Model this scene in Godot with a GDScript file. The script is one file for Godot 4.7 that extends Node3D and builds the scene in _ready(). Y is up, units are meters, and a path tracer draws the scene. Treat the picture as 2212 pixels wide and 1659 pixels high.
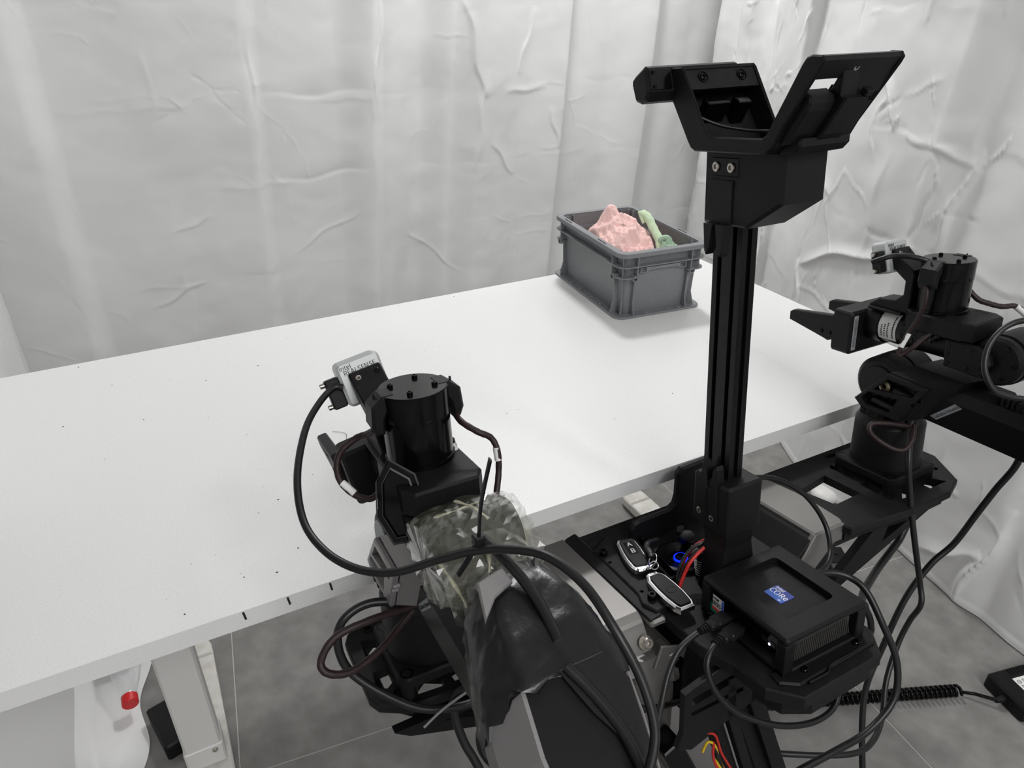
extends Node3D
# A robot torso with two folded arms at a white desk inside a booth of white cloth.
var FR := Transform3D(Basis(Vector3.RIGHT, deg_to_rad(-7.9)), Vector3(0.5253, 0.7016, -0.3728))  # the robot's own frame: it leans towards the desk
var ID := Transform3D()
var TX := Transform3D(Vector3(0, 0, 1), Vector3(0, 1, 0), Vector3(1, 0, 0), Vector3.ZERO)  # profile (z, y) pushed along x
var TY := Transform3D(Vector3(1, 0, 0), Vector3(0, 0, 1), Vector3(0, 1, 0), Vector3.ZERO)  # profile (x, z) pushed along y
var M := {}
var gid := 1
var taken := {}
var rng := RandomNumberGenerator.new()

func _ready():
	rng.seed = 11
	var cam := Camera3D.new()
	cam.name = "camera"
	cam.fov = 56.265
	cam.transform = Transform3D(Basis(Vector3(0.88778, 0.00201, 0.46026), Vector3(0.22305, 0.87284, -0.43405), Vector3(-0.40260, 0.48800, 0.77445)).orthonormalized(), Vector3(0, 1.275, 0))
	cam.near = 0.02
	add_child(cam)
	cam.current = true
	var we := WorldEnvironment.new()
	we.name = "world"
	var env := Environment.new()
	env.background_mode = Environment.BG_COLOR
	env.background_color = Color(0.02, 0.02, 0.02)
	env.tonemap_mode = Environment.TONE_MAPPER_LINEAR
	env.tonemap_exposure = 1.1
	env.sdfgi_enabled = true
	env.ssao_enabled = true
	env.ssil_enabled = true
	we.environment = env
	add_child(we)
	materials()
	# unseen ceiling panels, the wide one placed to light front faces: position and energy
	for p in [[1.3, -2.2, 2.9, 0.3, "near the back curtain, on the side of the crate"], [1.0, 1.1, 0.9, 0.3, "behind the viewer's right, over the power brick"], [0.1, 1.8, 3.6, 1.2, "wide, out of view far behind the viewer, placed to light the desk front"]]:
		ceiling_panel(Vector3(p[0], 2.76, p[1]), p[2], p[3], p[4])
	room()
	curtains()
	desk()
	crate()
	towels()
	robot_torso()
	mast()
	computer()
	for s in [-1, 1]:
		arm(s)
	small_things()
	cables()

# ---------------------------------------------------------------- materials
func mat(key: String, c: Color, rough := 0.5, metal := 0.0) -> StandardMaterial3D:
	var m := StandardMaterial3D.new()
	m.resource_name = key
	m.albedo_color = c
	m.roughness = rough
	m.metallic = metal
	M[key] = m
	return m

func grey(v: float) -> Color:
	return Color(v, v, v)

func noise_tex(freq: float, lo: Color, hi: Color, oct := 4, size := 256, sd := 3) -> NoiseTexture2D:
	var n := FastNoiseLite.new()
	n.seed = sd
	n.frequency = freq
	n.fractal_octaves = oct
	var t := NoiseTexture2D.new()
	t.width = size
	t.height = size
	t.seamless = true
	t.noise = n
	var g := Gradient.new()
	g.set_color(0, lo)
	g.set_color(1, hi)
	t.color_ramp = g
	return t

func bump(m: StandardMaterial3D, t: Texture2D, scale: float, rep: float):
	m.heightmap_enabled = true
	m.heightmap_texture = t
	m.heightmap_scale = scale
	tri_map(m, rep)

func tri_map(m: StandardMaterial3D, rep: float, world := false):
	m.uv1_triplanar = true
	m.uv1_world_triplanar = world
	m.uv1_scale = Vector3(rep, rep, rep)

func materials():
	var fine := noise_tex(0.12, Color.BLACK, Color.WHITE, 2)
	var m := mat("table_white", Color(0.90, 0.90, 0.896), 0.42)
	m.albedo_texture = noise_tex(0.2, grey(0.965), grey(1.0), 3)
	bump(m, fine, 0.006, 5.0)
	mat("table_edge", Color(0.84, 0.835, 0.83), 0.45)
	mat("steel_white", Color(0.86, 0.855, 0.845), 0.4)
	m = mat("foot_white", Color(0.9, 0.895, 0.88), 0.5)
	m.albedo_texture = noise_tex(0.03, Color(0.86, 0.85, 0.82), Color(1, 1, 1), 5, 256, 8)
	tri_map(m, 3.0)
	m = mat("cloth", Color(0.895, 0.895, 0.892), 0.75)
	m.backlight_enabled = true
	m.backlight = grey(0.36)
	m = mat("cloth_right", Color(0.92, 0.92, 0.918), 0.6)
	m.backlight_enabled = true
	m.backlight = grey(0.36)
	m = mat("floor_tile", Color(0.54, 0.533, 0.522), 0.6)
	m.albedo_texture = noise_tex(0.018, Color(0.82, 0.82, 0.82), Color(1, 1, 1), 6, 512, 5)
	tri_map(m, 1.6, true)
	mat("grout", Color(0.72, 0.71, 0.70), 0.8)
	mat("wall_paint", Color(0.85, 0.85, 0.85), 0.8)
	m = mat("crate_grey", Color(0.49, 0.495, 0.505), 0.42)
	m.albedo_texture = noise_tex(0.05, grey(0.93), grey(1.0), 4, 256, 9)
	tri_map(m, 8.0)
	m = mat("pink_terry", Color(0.96, 0.80, 0.78), 0.95)
	m.rim_enabled = true
	m.rim = 0.5
	bump(m, noise_tex(0.16, Color.BLACK, Color.WHITE, 3, 256, 21), 0.012, 26.0)
	m = mat("green_cloth", Color(0.80, 0.88, 0.74), 0.9)
	m.rim_enabled = true
	m = mat("green_terry", Color(0.68, 0.78, 0.68), 0.95)
	bump(m, noise_tex(0.16, Color.BLACK, Color.WHITE, 3, 256, 22), 0.03, 26.0)
	m = mat("black_plastic", Color(0.075, 0.075, 0.08), 0.48)
	bump(m, fine, 0.008, 30.0)
	m = mat("black_dusty", Color(0.125, 0.123, 0.125), 0.55)
	m.albedo_texture = noise_tex(0.03, grey(0.72), grey(1.0), 5, 256, 14)
	tri_map(m, 9.0)
	mat("black_gloss", Color(0.025, 0.025, 0.027), 0.17)
	m = mat("black_anodised", Color(0.06, 0.06, 0.064), 0.36, 0.0)
	mat("black_rubber", Color(0.09, 0.09, 0.095), 0.45)
	for k in ["black_plastic", "black_dusty", "black_anodised", "black_rubber", "cable_black", "black_gloss"]:
		if M.has(k):
			M[k].metallic_specular = 0.32
	m = mat("silver", Color(0.55, 0.54, 0.53), 0.48, 0.7)
	m.albedo_texture = noise_tex(0.3, grey(0.93), grey(1.0), 3, 256, 6)
	tri_map(m, 12.0)
	mat("silver_paint", Color(0.53, 0.52, 0.52), 0.45, 0.3)
	mat("chrome", Color(0.88, 0.88, 0.89), 0.2, 1.0)
	mat("screw_steel", Color(0.72, 0.70, 0.67), 0.3, 0.9)
	mat("camera_silver", Color(0.74, 0.75, 0.75), 0.35, 0.35)
	mat("brass", Color(0.66, 0.62, 0.53), 0.4, 0.8)
	m = mat("sleeve", Color(0.9, 0.9, 0.9), 0.55)
	m.albedo_texture = noise_tex(0.07, Color(0.05, 0.045, 0.05), Color(0.25, 0.08, 0.075), 3, 256, 31)
	tri_map(m, 40.0)
	mat("cable_black", Color(0.055, 0.055, 0.06), 0.42)
	mat("wire_red", Color(0.72, 0.13, 0.11), 0.38)
	mat("wire_black", Color(0.05, 0.05, 0.05), 0.38)
	mat("wire_yellow", Color(0.80, 0.66, 0.10), 0.4)
	mat("paper_white", Color(0.87, 0.87, 0.86), 0.6)
	mat("label_grey", Color(0.56, 0.57, 0.58), 0.5)
	mat("ink", Color(0.08, 0.08, 0.09), 0.6)
	mat("ink_white", Color(0.9, 0.9, 0.9), 0.6)
	mat("badge_blue", Color(0.10, 0.20, 0.55), 0.3)
	mat("badge_mid", Color(0.16, 0.36, 0.72), 0.3)
	mat("badge_red", Color(0.75, 0.25, 0.25), 0.3)
	mat("badge_green", Color(0.1, 0.5, 0.42), 0.3)
	m = mat("blue_glow", Color(0.05, 0.12, 0.9), 0.4)
	m.emission_enabled = true
	m.emission = Color(0.04, 0.16, 1.0)
	m.emission_energy_multiplier = 1.6
	m = mat("white_glow", Color(0.9, 0.92, 1), 0.4)
	m.emission_enabled = true
	m.emission = Color(0.85, 0.9, 1.0)
	m.emission_energy_multiplier = 1.5
	m = mat("lamp_glow", Color(1, 1, 1), 0.5)
	m.emission_enabled = true
	m.emission = Color(1.0, 1.0, 1.0)
	m.emission_energy_multiplier = 3.0
	m = mat("clear_tape", Color(0.88, 0.88, 0.76, 0.028), 0.05)
	m.transparency = BaseMaterial3D.TRANSPARENCY_ALPHA
	m = mat("bottle_plastic", Color(0.93, 0.95, 0.95, 0.16), 0.08)
	m.transparency = BaseMaterial3D.TRANSPARENCY_ALPHA
	m = mat("black_tape", Color(0.10, 0.10, 0.105), 0.3)
	bump(m, noise_tex(0.05, Color.BLACK, Color.WHITE, 3, 256, 41), 0.015, 14.0)
	mat("tape_wad", Color(0.58, 0.575, 0.49), 0.3)
	mat("grey_anodised", Color(0.36, 0.355, 0.36), 0.45, 0.2)
	mat("cap_red", Color(0.80, 0.07, 0.09), 0.35)
	mat("mesh_dark", Color(0.16, 0.155, 0.15), 0.7)
	mat("yellow_mark", Color(0.85, 0.6, 0.12), 0.5)

# ---------------------------------------------------------------- mesh helpers
func V(x: float, y: float, z: float) -> Vector3:
	return Vector3(x, y, z)

func P2(a: Array) -> PackedVector2Array:
	var p := PackedVector2Array()
	for i in range(0, a.size(), 2):
		p.append(Vector2(a[i], a[i + 1]))
	return p

func geo() -> SurfaceTool:
	var st := SurfaceTool.new()
	st.begin(Mesh.PRIMITIVE_TRIANGLES)
	return st

func emit(st: SurfaceTool, v: PackedVector3Array, g: PackedInt32Array, flip := false):
	for i in g.size():
		var a := v[i * 3]
		var b := v[i * 3 + 1]
		var c := v[i * 3 + 2]
		if (b - a).cross(c - a).length_squared() < 1e-18:
			continue
		st.set_smooth_group(g[i])
		st.add_vertex(a)
		st.add_vertex(b if flip else c)
		st.add_vertex(c if flip else b)

func auto(st: SurfaceTool, v: PackedVector3Array, g: PackedInt32Array):
	var m := Vector3.ZERO
	for p in v:
		m += p
	m /= v.size()
	var vol := 0.0
	for i in g.size():
		vol += (v[i * 3] - m).dot((v[i * 3 + 1] - m).cross(v[i * 3 + 2] - m))
	emit(st, v, g, vol < 0)

# skins a row of closed loops; around / along: smooth that way
func loft(st: SurfaceTool, L: Array, cap := true, around := false, along := false, wrap := false):
	var v := PackedVector3Array()
	var g := PackedInt32Array()
	var n: int = L[0].size()
	gid += 1
	for i in (L.size() if wrap else L.size() - 1):
		var A: PackedVector3Array = L[i]
		var C: PackedVector3Array = L[(i + 1) % L.size()]
		if around and not along:
			gid += 1
		for j in n:
			var k := (j + 1) % n
			v.append_array([A[j], A[k], C[k], A[j], C[k], C[j]])
			var q := gid if around else -1
			g.append_array([q, q])
	if cap and not wrap:
		for e in [0, L.size() - 1]:
			var Q: PackedVector3Array = L[e]
			var m := Vector3.ZERO
			for p in Q:
				m += p
			m /= n
			for j in n:
				var k := (j + 1) % n
				if e == 0:
					v.append_array([m, Q[k], Q[j]])
				else:
					v.append_array([m, Q[j], Q[k]])
				g.append(-1)
	gid += 1
	auto(st, v, g)

func inset(p: PackedVector2Array, b: float) -> PackedVector2Array:
	var o := PackedVector2Array()
	var n := p.size()
	for i in n:
		var d0 := (p[i] - p[(i + n - 1) % n]).normalized()
		var d1 := (p[(i + 1) % n] - p[i]).normalized()
		var n0 := Vector2(-d0.y, d0.x)
		var n1 := Vector2(-d1.y, d1.x)
		o.append(p[i] + (n0 + n1) * b / maxf(0.35, 1.0 + n0.dot(n1)))
	return o

# pushes a profile along T's z from h0 to h1, its rims chamfered by bev; holes go right through
func prism(st: SurfaceTool, T: Transform3D, poly: PackedVector2Array, h0: float, h1: float, bev := 0.0, holes := []):
	var p := poly.duplicate()
	if Geometry2D.is_polygon_clockwise(p):
		p.reverse()
	var flip := T.basis.determinant() < 0
	var q := inset(p, bev) if bev > 0 else p
	var n := p.size()
	var rows := [[q, h0], [p, h0 + bev], [p, h1 - bev], [q, h1]] if bev > 0 else [[p, h0], [p, h1]]
	var v := PackedVector3Array()
	var g := PackedInt32Array()
	for i in rows.size() - 1:
		for j in n:
			var k := (j + 1) % n
			var a: Vector2 = rows[i][0][j]
			var b: Vector2 = rows[i][0][k]
			var c: Vector2 = rows[i + 1][0][k]
			var d: Vector2 = rows[i + 1][0][j]
			var ha: float = rows[i][1]
			var hb: float = rows[i + 1][1]
			var A := T * V(a.x, a.y, ha)
			var Bq := T * V(b.x, b.y, ha)
			var C := T * V(c.x, c.y, hb)
			var D := T * V(d.x, d.y, hb)
			v.append_array([A, Bq, C, A, C, D])
			g.append_array([-1, -1])
	var pieces := [q]
	for h in holes:
		var hp: PackedVector2Array = h.duplicate()
		if Geometry2D.is_polygon_clockwise(hp):
			hp.reverse()
		var mid := Vector2.ZERO
		for t in hp:
			mid += t
		mid /= hp.size()
		var next := []
		for piece in pieces:
			for half in [P2([mid.x - 9, -9, mid.x, -9, mid.x, 9, mid.x - 9, 9]), P2([mid.x, -9, mid.x + 9, -9, mid.x + 9, 9, mid.x, 9])]:
				for part in Geometry2D.intersect_polygons(piece, half):
					next.append_array(Geometry2D.clip_polygons(part, hp))
		pieces = next
		for j in hp.size():
			var a2 := hp[j]
			var b2 := hp[(j + 1) % hp.size()]
			var A2 := T * V(a2.x, a2.y, h0)
			var B2 := T * V(b2.x, b2.y, h0)
			var C2 := T * V(b2.x, b2.y, h1)
			var D2 := T * V(a2.x, a2.y, h1)
			v.append_array([A2, C2, B2, A2, D2, C2])
			g.append_array([-1, -1])
	for piece in pieces:
		var t := Geometry2D.triangulate_polygon(piece)
		for i in range(0, t.size(), 3):
			var a3: Vector2 = piece[t[i]]
			var b3: Vector2 = piece[t[i + 1]]
			var c3: Vector2 = piece[t[i + 2]]
			if (b3 - a3).cross(c3 - a3) < 0:
				var s := b3
				b3 = c3
				c3 = s
			v.append_array([T * V(a3.x, a3.y, h1), T * V(b3.x, b3.y, h1), T * V(c3.x, c3.y, h1)])
			v.append_array([T * V(a3.x, a3.y, h0), T * V(c3.x, c3.y, h0), T * V(b3.x, b3.y, h0)])
			g.append_array([-1, -1])
	emit(st, v, g, flip)

func rrect(hx: float, hy: float, r: float, n := 4, c := Vector2.ZERO) -> PackedVector2Array:
	var p := PackedVector2Array()
	for q in 4:
		var o := Vector2((hx - r) * (1 if q in [0, 3] else -1), (hy - r) * (1 if q < 2 else -1))
		for i in n + 1:
			var a := PI / 2 * (q + float(i) / n)
			p.append(c + o + Vector2(cos(a), sin(a)) * r)
	return p

func circle(c: Vector2, r: float, n := 14) -> PackedVector2Array:
	var p := PackedVector2Array()
	for i in n:
		p.append(c + Vector2(cos(TAU * i / n), sin(TAU * i / n)) * r)
	return p

func box(st: SurfaceTool, c: Vector3, s: Vector3, bev := 0.001, Q := Basis()):
	bev = minf(bev, minf(s.x, minf(s.y, s.z)) * 0.3)
	var hx := s.x / 2
	var hz := s.z / 2
	var p := P2([-hx + bev, -hz, hx - bev, -hz, hx, -hz + bev, hx, hz - bev, hx - bev, hz, -hx + bev, hz, -hx, hz - bev, -hx, -hz + bev])
	prism(st, Transform3D(Q, c) * TY, p, -s.y / 2, s.y / 2, bev)

func along(a: Vector3, b: Vector3) -> Transform3D:
	var z := (b - a).normalized()
	var x := z.cross(Vector3.UP if absf(z.y) < 0.9 else Vector3.RIGHT).normalized()
	return Transform3D(x, z.cross(x), z, a)

# turns a profile of (radius, height) round T's z axis
func lathe(st: SurfaceTool, T: Transform3D, prof: PackedVector2Array, n := 28, soft := false):
	var L := []
	for p in prof:
		var l := PackedVector3Array()
		for i in n:
			var a := TAU * i / n
			l.append(T * V(cos(a) * p.x, sin(a) * p.x, p.y))
		L.append(l)
	loft(st, L, false, true, soft)

func cyl(st: SurfaceTool, a: Vector3, b: Vector3, r: float, bev := 0.001, n := 28, r2 := -1.0):
	var h := a.distance_to(b)
	if r2 < 0:
		r2 = r
	lathe(st, along(a, b), P2([0, 0, r - bev, 0, r, bev, r2, h - bev, r2 - bev, h, 0, h]), n)

func pipe(st: SurfaceTool, a: Vector3, b: Vector3, r: float, ri: float, n := 20):
	var h := a.distance_to(b)
	lathe(st, along(a, b), P2([ri, 0, r, 0, r, h, ri, h, ri, 0]), n)

func spline(pts: Array, sub := 6) -> PackedVector3Array:
	var o := PackedVector3Array()
	for i in pts.size() - 1:
		var a: Vector3 = pts[maxi(i - 1, 0)]
		var d: Vector3 = pts[mini(i + 2, pts.size() - 1)]
		for s in sub:
			o.append((pts[i] as Vector3).cubic_interpolate(pts[i + 1], a, d, float(s) / sub))
	o.append(pts[-1])
	return o

func tube(st: SurfaceTool, pts: Array, r: float, n := 10, sub := 6, flat := 1.0, wob := 0.0):
	var c := spline(pts, sub) if sub > 1 else PackedVector3Array(pts)
	var L := []
	var nrm := Vector3.ZERO
	for i in c.size():
		var t := (c[mini(i + 1, c.size() - 1)] - c[maxi(i - 1, 0)]).normalized()
		if nrm == Vector3.ZERO:
			nrm = t.cross(Vector3.UP if absf(t.y) < 0.9 else Vector3.RIGHT).normalized()
		nrm = (nrm - t * nrm.dot(t)).normalized()
		var bi := t.cross(nrm)
		var l := PackedVector3Array()
		var rr := r * (1.0 + wob * sin(i * 1.7))
		for k in n:
			var a := TAU * k / n
			l.append(c[i] + (nrm * cos(a) + bi * sin(a) * flat) * rr)
		L.append(l)
	loft(st, L, true, true, true)

func socket_screw(st: SurfaceTool, at: Vector3, dir: Vector3, r: float, h: float):
	lathe(st, along(at, at + dir), P2([0, 0, r, 0, r, h * 0.8, r * 0.85, h, r * 0.5, h, r * 0.45, h * 0.4, 0, h * 0.4]), 14)

func numbered(called: String) -> String:
	taken[called] = taken.get(called, -1) + 1
	return called if taken[called] == 0 else "%s_%03d" % [called, taken[called]]

func thing(called: String, label: String, category: String, base: Vector3, frame: Transform3D, group := "") -> Node3D:
	var o := Node3D.new()
	o.name = numbered(called)
	o.transform = frame * Transform3D(Basis(), base)
	add_child(o, true)
	tag(o, label, category, group)
	o.set_meta("base", base)
	return o

func tag(o: Node, label: String, category: String, group := ""):
	o.set_meta("label", label)
	o.set_meta("category", category)
	if group:
		o.set_meta("group", group)

# commits a shape, built in its thing's frame, as one named mesh
func obj(called: String, st: SurfaceTool, m: String, parent: Node, label := "") -> MeshInstance3D:
	st.generate_normals()
	return put(called, st.commit(), m, parent, label)

func put(called: String, mesh: Mesh, m: String, parent: Node, label := "") -> MeshInstance3D:
	var o := MeshInstance3D.new()
	o.name = called
	o.mesh = mesh
	o.material_override = M[m]
	if parent.has_meta("base"):
		o.position = -parent.get_meta("base")
	parent.add_child(o, true)
	if label:
		o.set_meta("label", label)
	return o

func solo(called: String, st: SurfaceTool, m: String, frame: Transform3D, label: String, category: String, group := "") -> MeshInstance3D:
	st.generate_normals()
	var o := MeshInstance3D.new()
	o.name = numbered(called)
	o.mesh = st.commit()
	o.material_override = M[m]
	o.transform = frame
	add_child(o, true)
	tag(o, label, category, group)
	return o

# raised lettering, its lines running along T's x, facing T's z
func words(parent: Node, text: String, h: float, T: Transform3D, m := "ink", called := "lettering", fnt := "Droid Sans", squeeze := 1.0):
	var t := TextMesh.new()
	var f := SystemFont.new()
	f.font_names = PackedStringArray([fnt])
	t.font = f
	t.text = text
	t.font_size = 32
	t.pixel_size = h / 32.0
	t.depth = 0.0003
	var o := put(called, t, m, parent)
	o.transform = Transform3D(Basis(), o.position) * T * Transform3D(Basis().scaled(V(squeeze, 1, 1)), Vector3.ZERO)

func grid_mesh(nu: int, nv: int, at: Callable) -> ArrayMesh:
	var pos := PackedVector3Array()
	pos.resize((nu + 1) * (nv + 1))
	for j in nv + 1:
		for i in nu + 1:
			pos[j * (nu + 1) + i] = at.call(float(i) / nu, float(j) / nv)
	var nor := PackedVector3Array()
	nor.resize(pos.size())
	var idx := PackedInt32Array()
	for j in nv + 1:
		for i in nu + 1:
			var k := j * (nu + 1) + i
			var du := pos[k + (1 if i < nu else 0)] - pos[k - (1 if i > 0 else 0)]
			var dv := pos[k + (nu + 1 if j < nv else 0)] - pos[k - (nu + 1 if j > 0 else 0)]
			nor[k] = du.cross(dv).normalized()
			if i < nu and j < nv:
				idx.append_array([k, k + nu + 2, k + 1, k, k + nu + 1, k + nu + 2])
	var a := []
	a.resize(Mesh.ARRAY_MAX)
	a[Mesh.ARRAY_VERTEX] = pos
	a[Mesh.ARRAY_NORMAL] = nor
	a[Mesh.ARRAY_INDEX] = idx
	var m := ArrayMesh.new()
	m.add_surface_from_arrays(Mesh.PRIMITIVE_TRIANGLES, a)
	return m

func noise(sd: int, freq: float, oct := 1, ridged := false) -> FastNoiseLite:
	var n := FastNoiseLite.new()
	n.seed = sd
	n.frequency = freq
	n.fractal_octaves = oct
	n.fractal_type = FastNoiseLite.FRACTAL_RIDGED if ridged else (FastNoiseLite.FRACTAL_FBM if oct > 1 else FastNoiseLite.FRACTAL_NONE)
	return n

# ---------------------------------------------------------------- room, light
func struct(called: String, st: SurfaceTool, m: String) -> MeshInstance3D:
	st.generate_normals()
	var o := MeshInstance3D.new()
	o.name = called
	o.mesh = st.commit()
	o.material_override = M[m]
	o.set_meta("kind", "structure")
	add_child(o, true)
	return o

func ceiling_panel(at: Vector3, e: float, w: float, place: String):
	var t := thing("unseen_ceiling_light", "square unseen ceiling light panel " + place, "ceiling light", at, ID, "ceiling light panels")
	var st := geo()
	box(st, at + V(0, 0.02, 0), V(w + 0.06, 0.03, w + 0.06), 0.004)
	obj("lamp_frame", st, "steel_white", t)
	st = geo()
	box(st, at + V(0, 0.0, 0), V(w, 0.012, w), 0.002)
	obj("lamp_panel", st, "lamp_glow", t)
	var l := AreaLight3D.new()
	l.name = "lamp_light"
	l.area_size = Vector2(w, w)
	l.light_energy = e
	l.light_color = Color(1.0, 1.0, 1.0)
	l.shadow_enabled = true
	l.rotation_degrees.x = -90
	l.position.y = -0.012
	t.add_child(l)

func room():
	var st := geo()
	box(st, V(0.5, -0.0512, -0.4), V(5.6, 0.1, 6.2), 0.0)
	var fl := struct("floor", st, "grout")
	var th := deg_to_rad(6.0)
	var Q := Basis(Vector3.UP, -th)
	for i in range(-2, 3):
		for j in range(-4, 4):
			var p := -0.17 + 1.2 * i + 0.6
			var q := -0.925 + 0.6 * j + 0.3
			var c := Q * V(p, -0.005, q)
			if c.x < -2.5 or c.x > 3.3 or c.z < -3.1 or c.z > 2.3:
				continue
			st = geo()
			box(st, c, V(1.1975, 0.01, 0.5975), 0.0006, Q)
			obj("tile", st, "floor_tile", fl)
	for w in [["wall_back", V(0.5, 1.4, -3.45), V(5.6, 2.8, 0.1)], ["wall_front", V(0.5, 1.4, 2.65), V(5.6, 2.8, 0.1)], ["wall_left", V(-2.25, 1.4, -0.4), V(0.1, 2.8, 6.2)], ["wall_right", V(3.25, 1.4, -0.4), V(0.1, 2.8, 6.2)], ["ceiling", V(0.5, 2.86, -0.4), V(5.6, 0.1, 6.2)]]:
		st = geo()
		box(st, w[1], w[2], 0.0)
		struct(w[0], st, "wall_paint")

func steps(x: float, c: Array) -> float:
	for i in range(0, c.size() - 2, 2):
		if x <= c[i + 2]:
			var t := clampf((x - c[i]) / (c[i + 2] - c[i]), 0, 1)
			return lerpf(c[i + 1], c[i + 3], t * t * (3 - 2 * t))
	return c[-1]

func ridge(d: float, w: float) -> float:
	return maxf(0.0, 1.0 - absf(d) / w)

func cloth_thing(called: String, label: String, mesh: ArrayMesh, m: String):
	var o := MeshInstance3D.new()
	o.name = numbered(called)
	o.mesh = mesh
	o.material_override = M[m]
	add_child(o, true)
	tag(o, label, "curtain")

# adds to a height field a crease from a to b: a crisp crest, steep on one side, easing off on the other
func crease(H: PackedFloat32Array, nu: int, nv: int, R: Rect2, a: Vector2, b: Vector2, amp: float, w: float) -> PackedFloat32Array:
	var d := (b - a).normalized()
	var n := Vector2(-d.y, d.x)
	var len := a.distance_to(b)
	var far := w * 2.6
	var i0 := clampi(int((minf(a.x, b.x) - far - R.position.x) / R.size.x * nu), 0, nu)
	var i1 := clampi(int((maxf(a.x, b.x) + far - R.position.x) / R.size.x * nu) + 1, 0, nu)
	var j0 := clampi(int((R.end.y - maxf(a.y, b.y) - far) / R.size.y * nv), 0, nv)
	var j1 := clampi(int((R.end.y - minf(a.y, b.y) + far) / R.size.y * nv) + 1, 0, nv)
	for j in range(j0, j1 + 1):
		for i in range(i0, i1 + 1):
			var p := Vector2(R.position.x + R.size.x * i / nu, R.end.y - R.size.y * j / nv) - a
			var t := p.dot(d) / len
			if t < 0.0 or t > 1.0:
				continue
			var q := p.dot(n) + 0.06 * len * sin(t * 9.0 + a.x * 40.0) * 0.4
			var f := 1.0 - (q / far if q > 0 else -q / w)
			if f > 0.0:
				H[j * (nu + 1) + i] += amp * f * f * sqrt(sin(PI * t) + 0.0001)
	return H

func crumple(nu: int, nv: int, R: Rect2, vs: Array, hs: Array, amp: float, loose: int, sd: int) -> PackedFloat32Array:
	var H := PackedFloat32Array()
	H.resize((nu + 1) * (nv + 1))
	var r := RandomNumberGenerator.new()
	r.seed = sd
	# ironed folds: broken lines up and across
	for x in vs:
		var y := R.position.y
		while y < R.end.y:
			var l := r.randf_range(0.1, 0.4)
			H = crease(H, nu, nv, R, Vector2(x + r.randf_range(-0.002, 0.002), y), Vector2(x + r.randf_range(-0.002, 0.002), y + l), amp * r.randf_range(-0.5, 1.0), r.randf_range(0.006, 0.02))
			y += l * r.randf_range(0.7, 1.0)
	for y in hs:
		var x := R.position.x
		while x < R.end.x:
			var l := r.randf_range(0.1, 0.3)
			H = crease(H, nu, nv, R, Vector2(x, y + r.randf_range(-0.006, 0.006)), Vector2(x + l, y + r.randf_range(-0.006, 0.006)), amp * r.randf_range(-0.7, 0.7), r.randf_range(0.005, 0.016))
			x += l * r.randf_range(0.8, 1.4)
	# loose wrinkles, most of them near where the folds cross
	for k in loose:
		var c := Vector2(r.randf_range(R.position.x, R.end.x), r.randf_range(R.position.y, R.end.y))
		if r.randf() < 0.6:
			c = Vector2(vs[r.randi() % vs.size()], hs[r.randi() % hs.size()]) + Vector2(r.randfn(0, 0.05), r.randfn(0, 0.05))
		var a := r.randf_range(0.0, TAU)
		var n := 1 + r.randi() % 3
		for m in n:
			var l := r.randf_range(0.03, 0.14)
			var e := c + Vector2(cos(a), sin(a)) * l
			H = crease(H, nu, nv, R, c, e, amp * r.randf_range(0.3, 1.0) * (1.0 if r.randf() < 0.7 else -1.0), r.randf_range(0.0028, 0.007))
			c = e
			a += r.randf_range(-0.9, 0.9)
	return H

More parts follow.
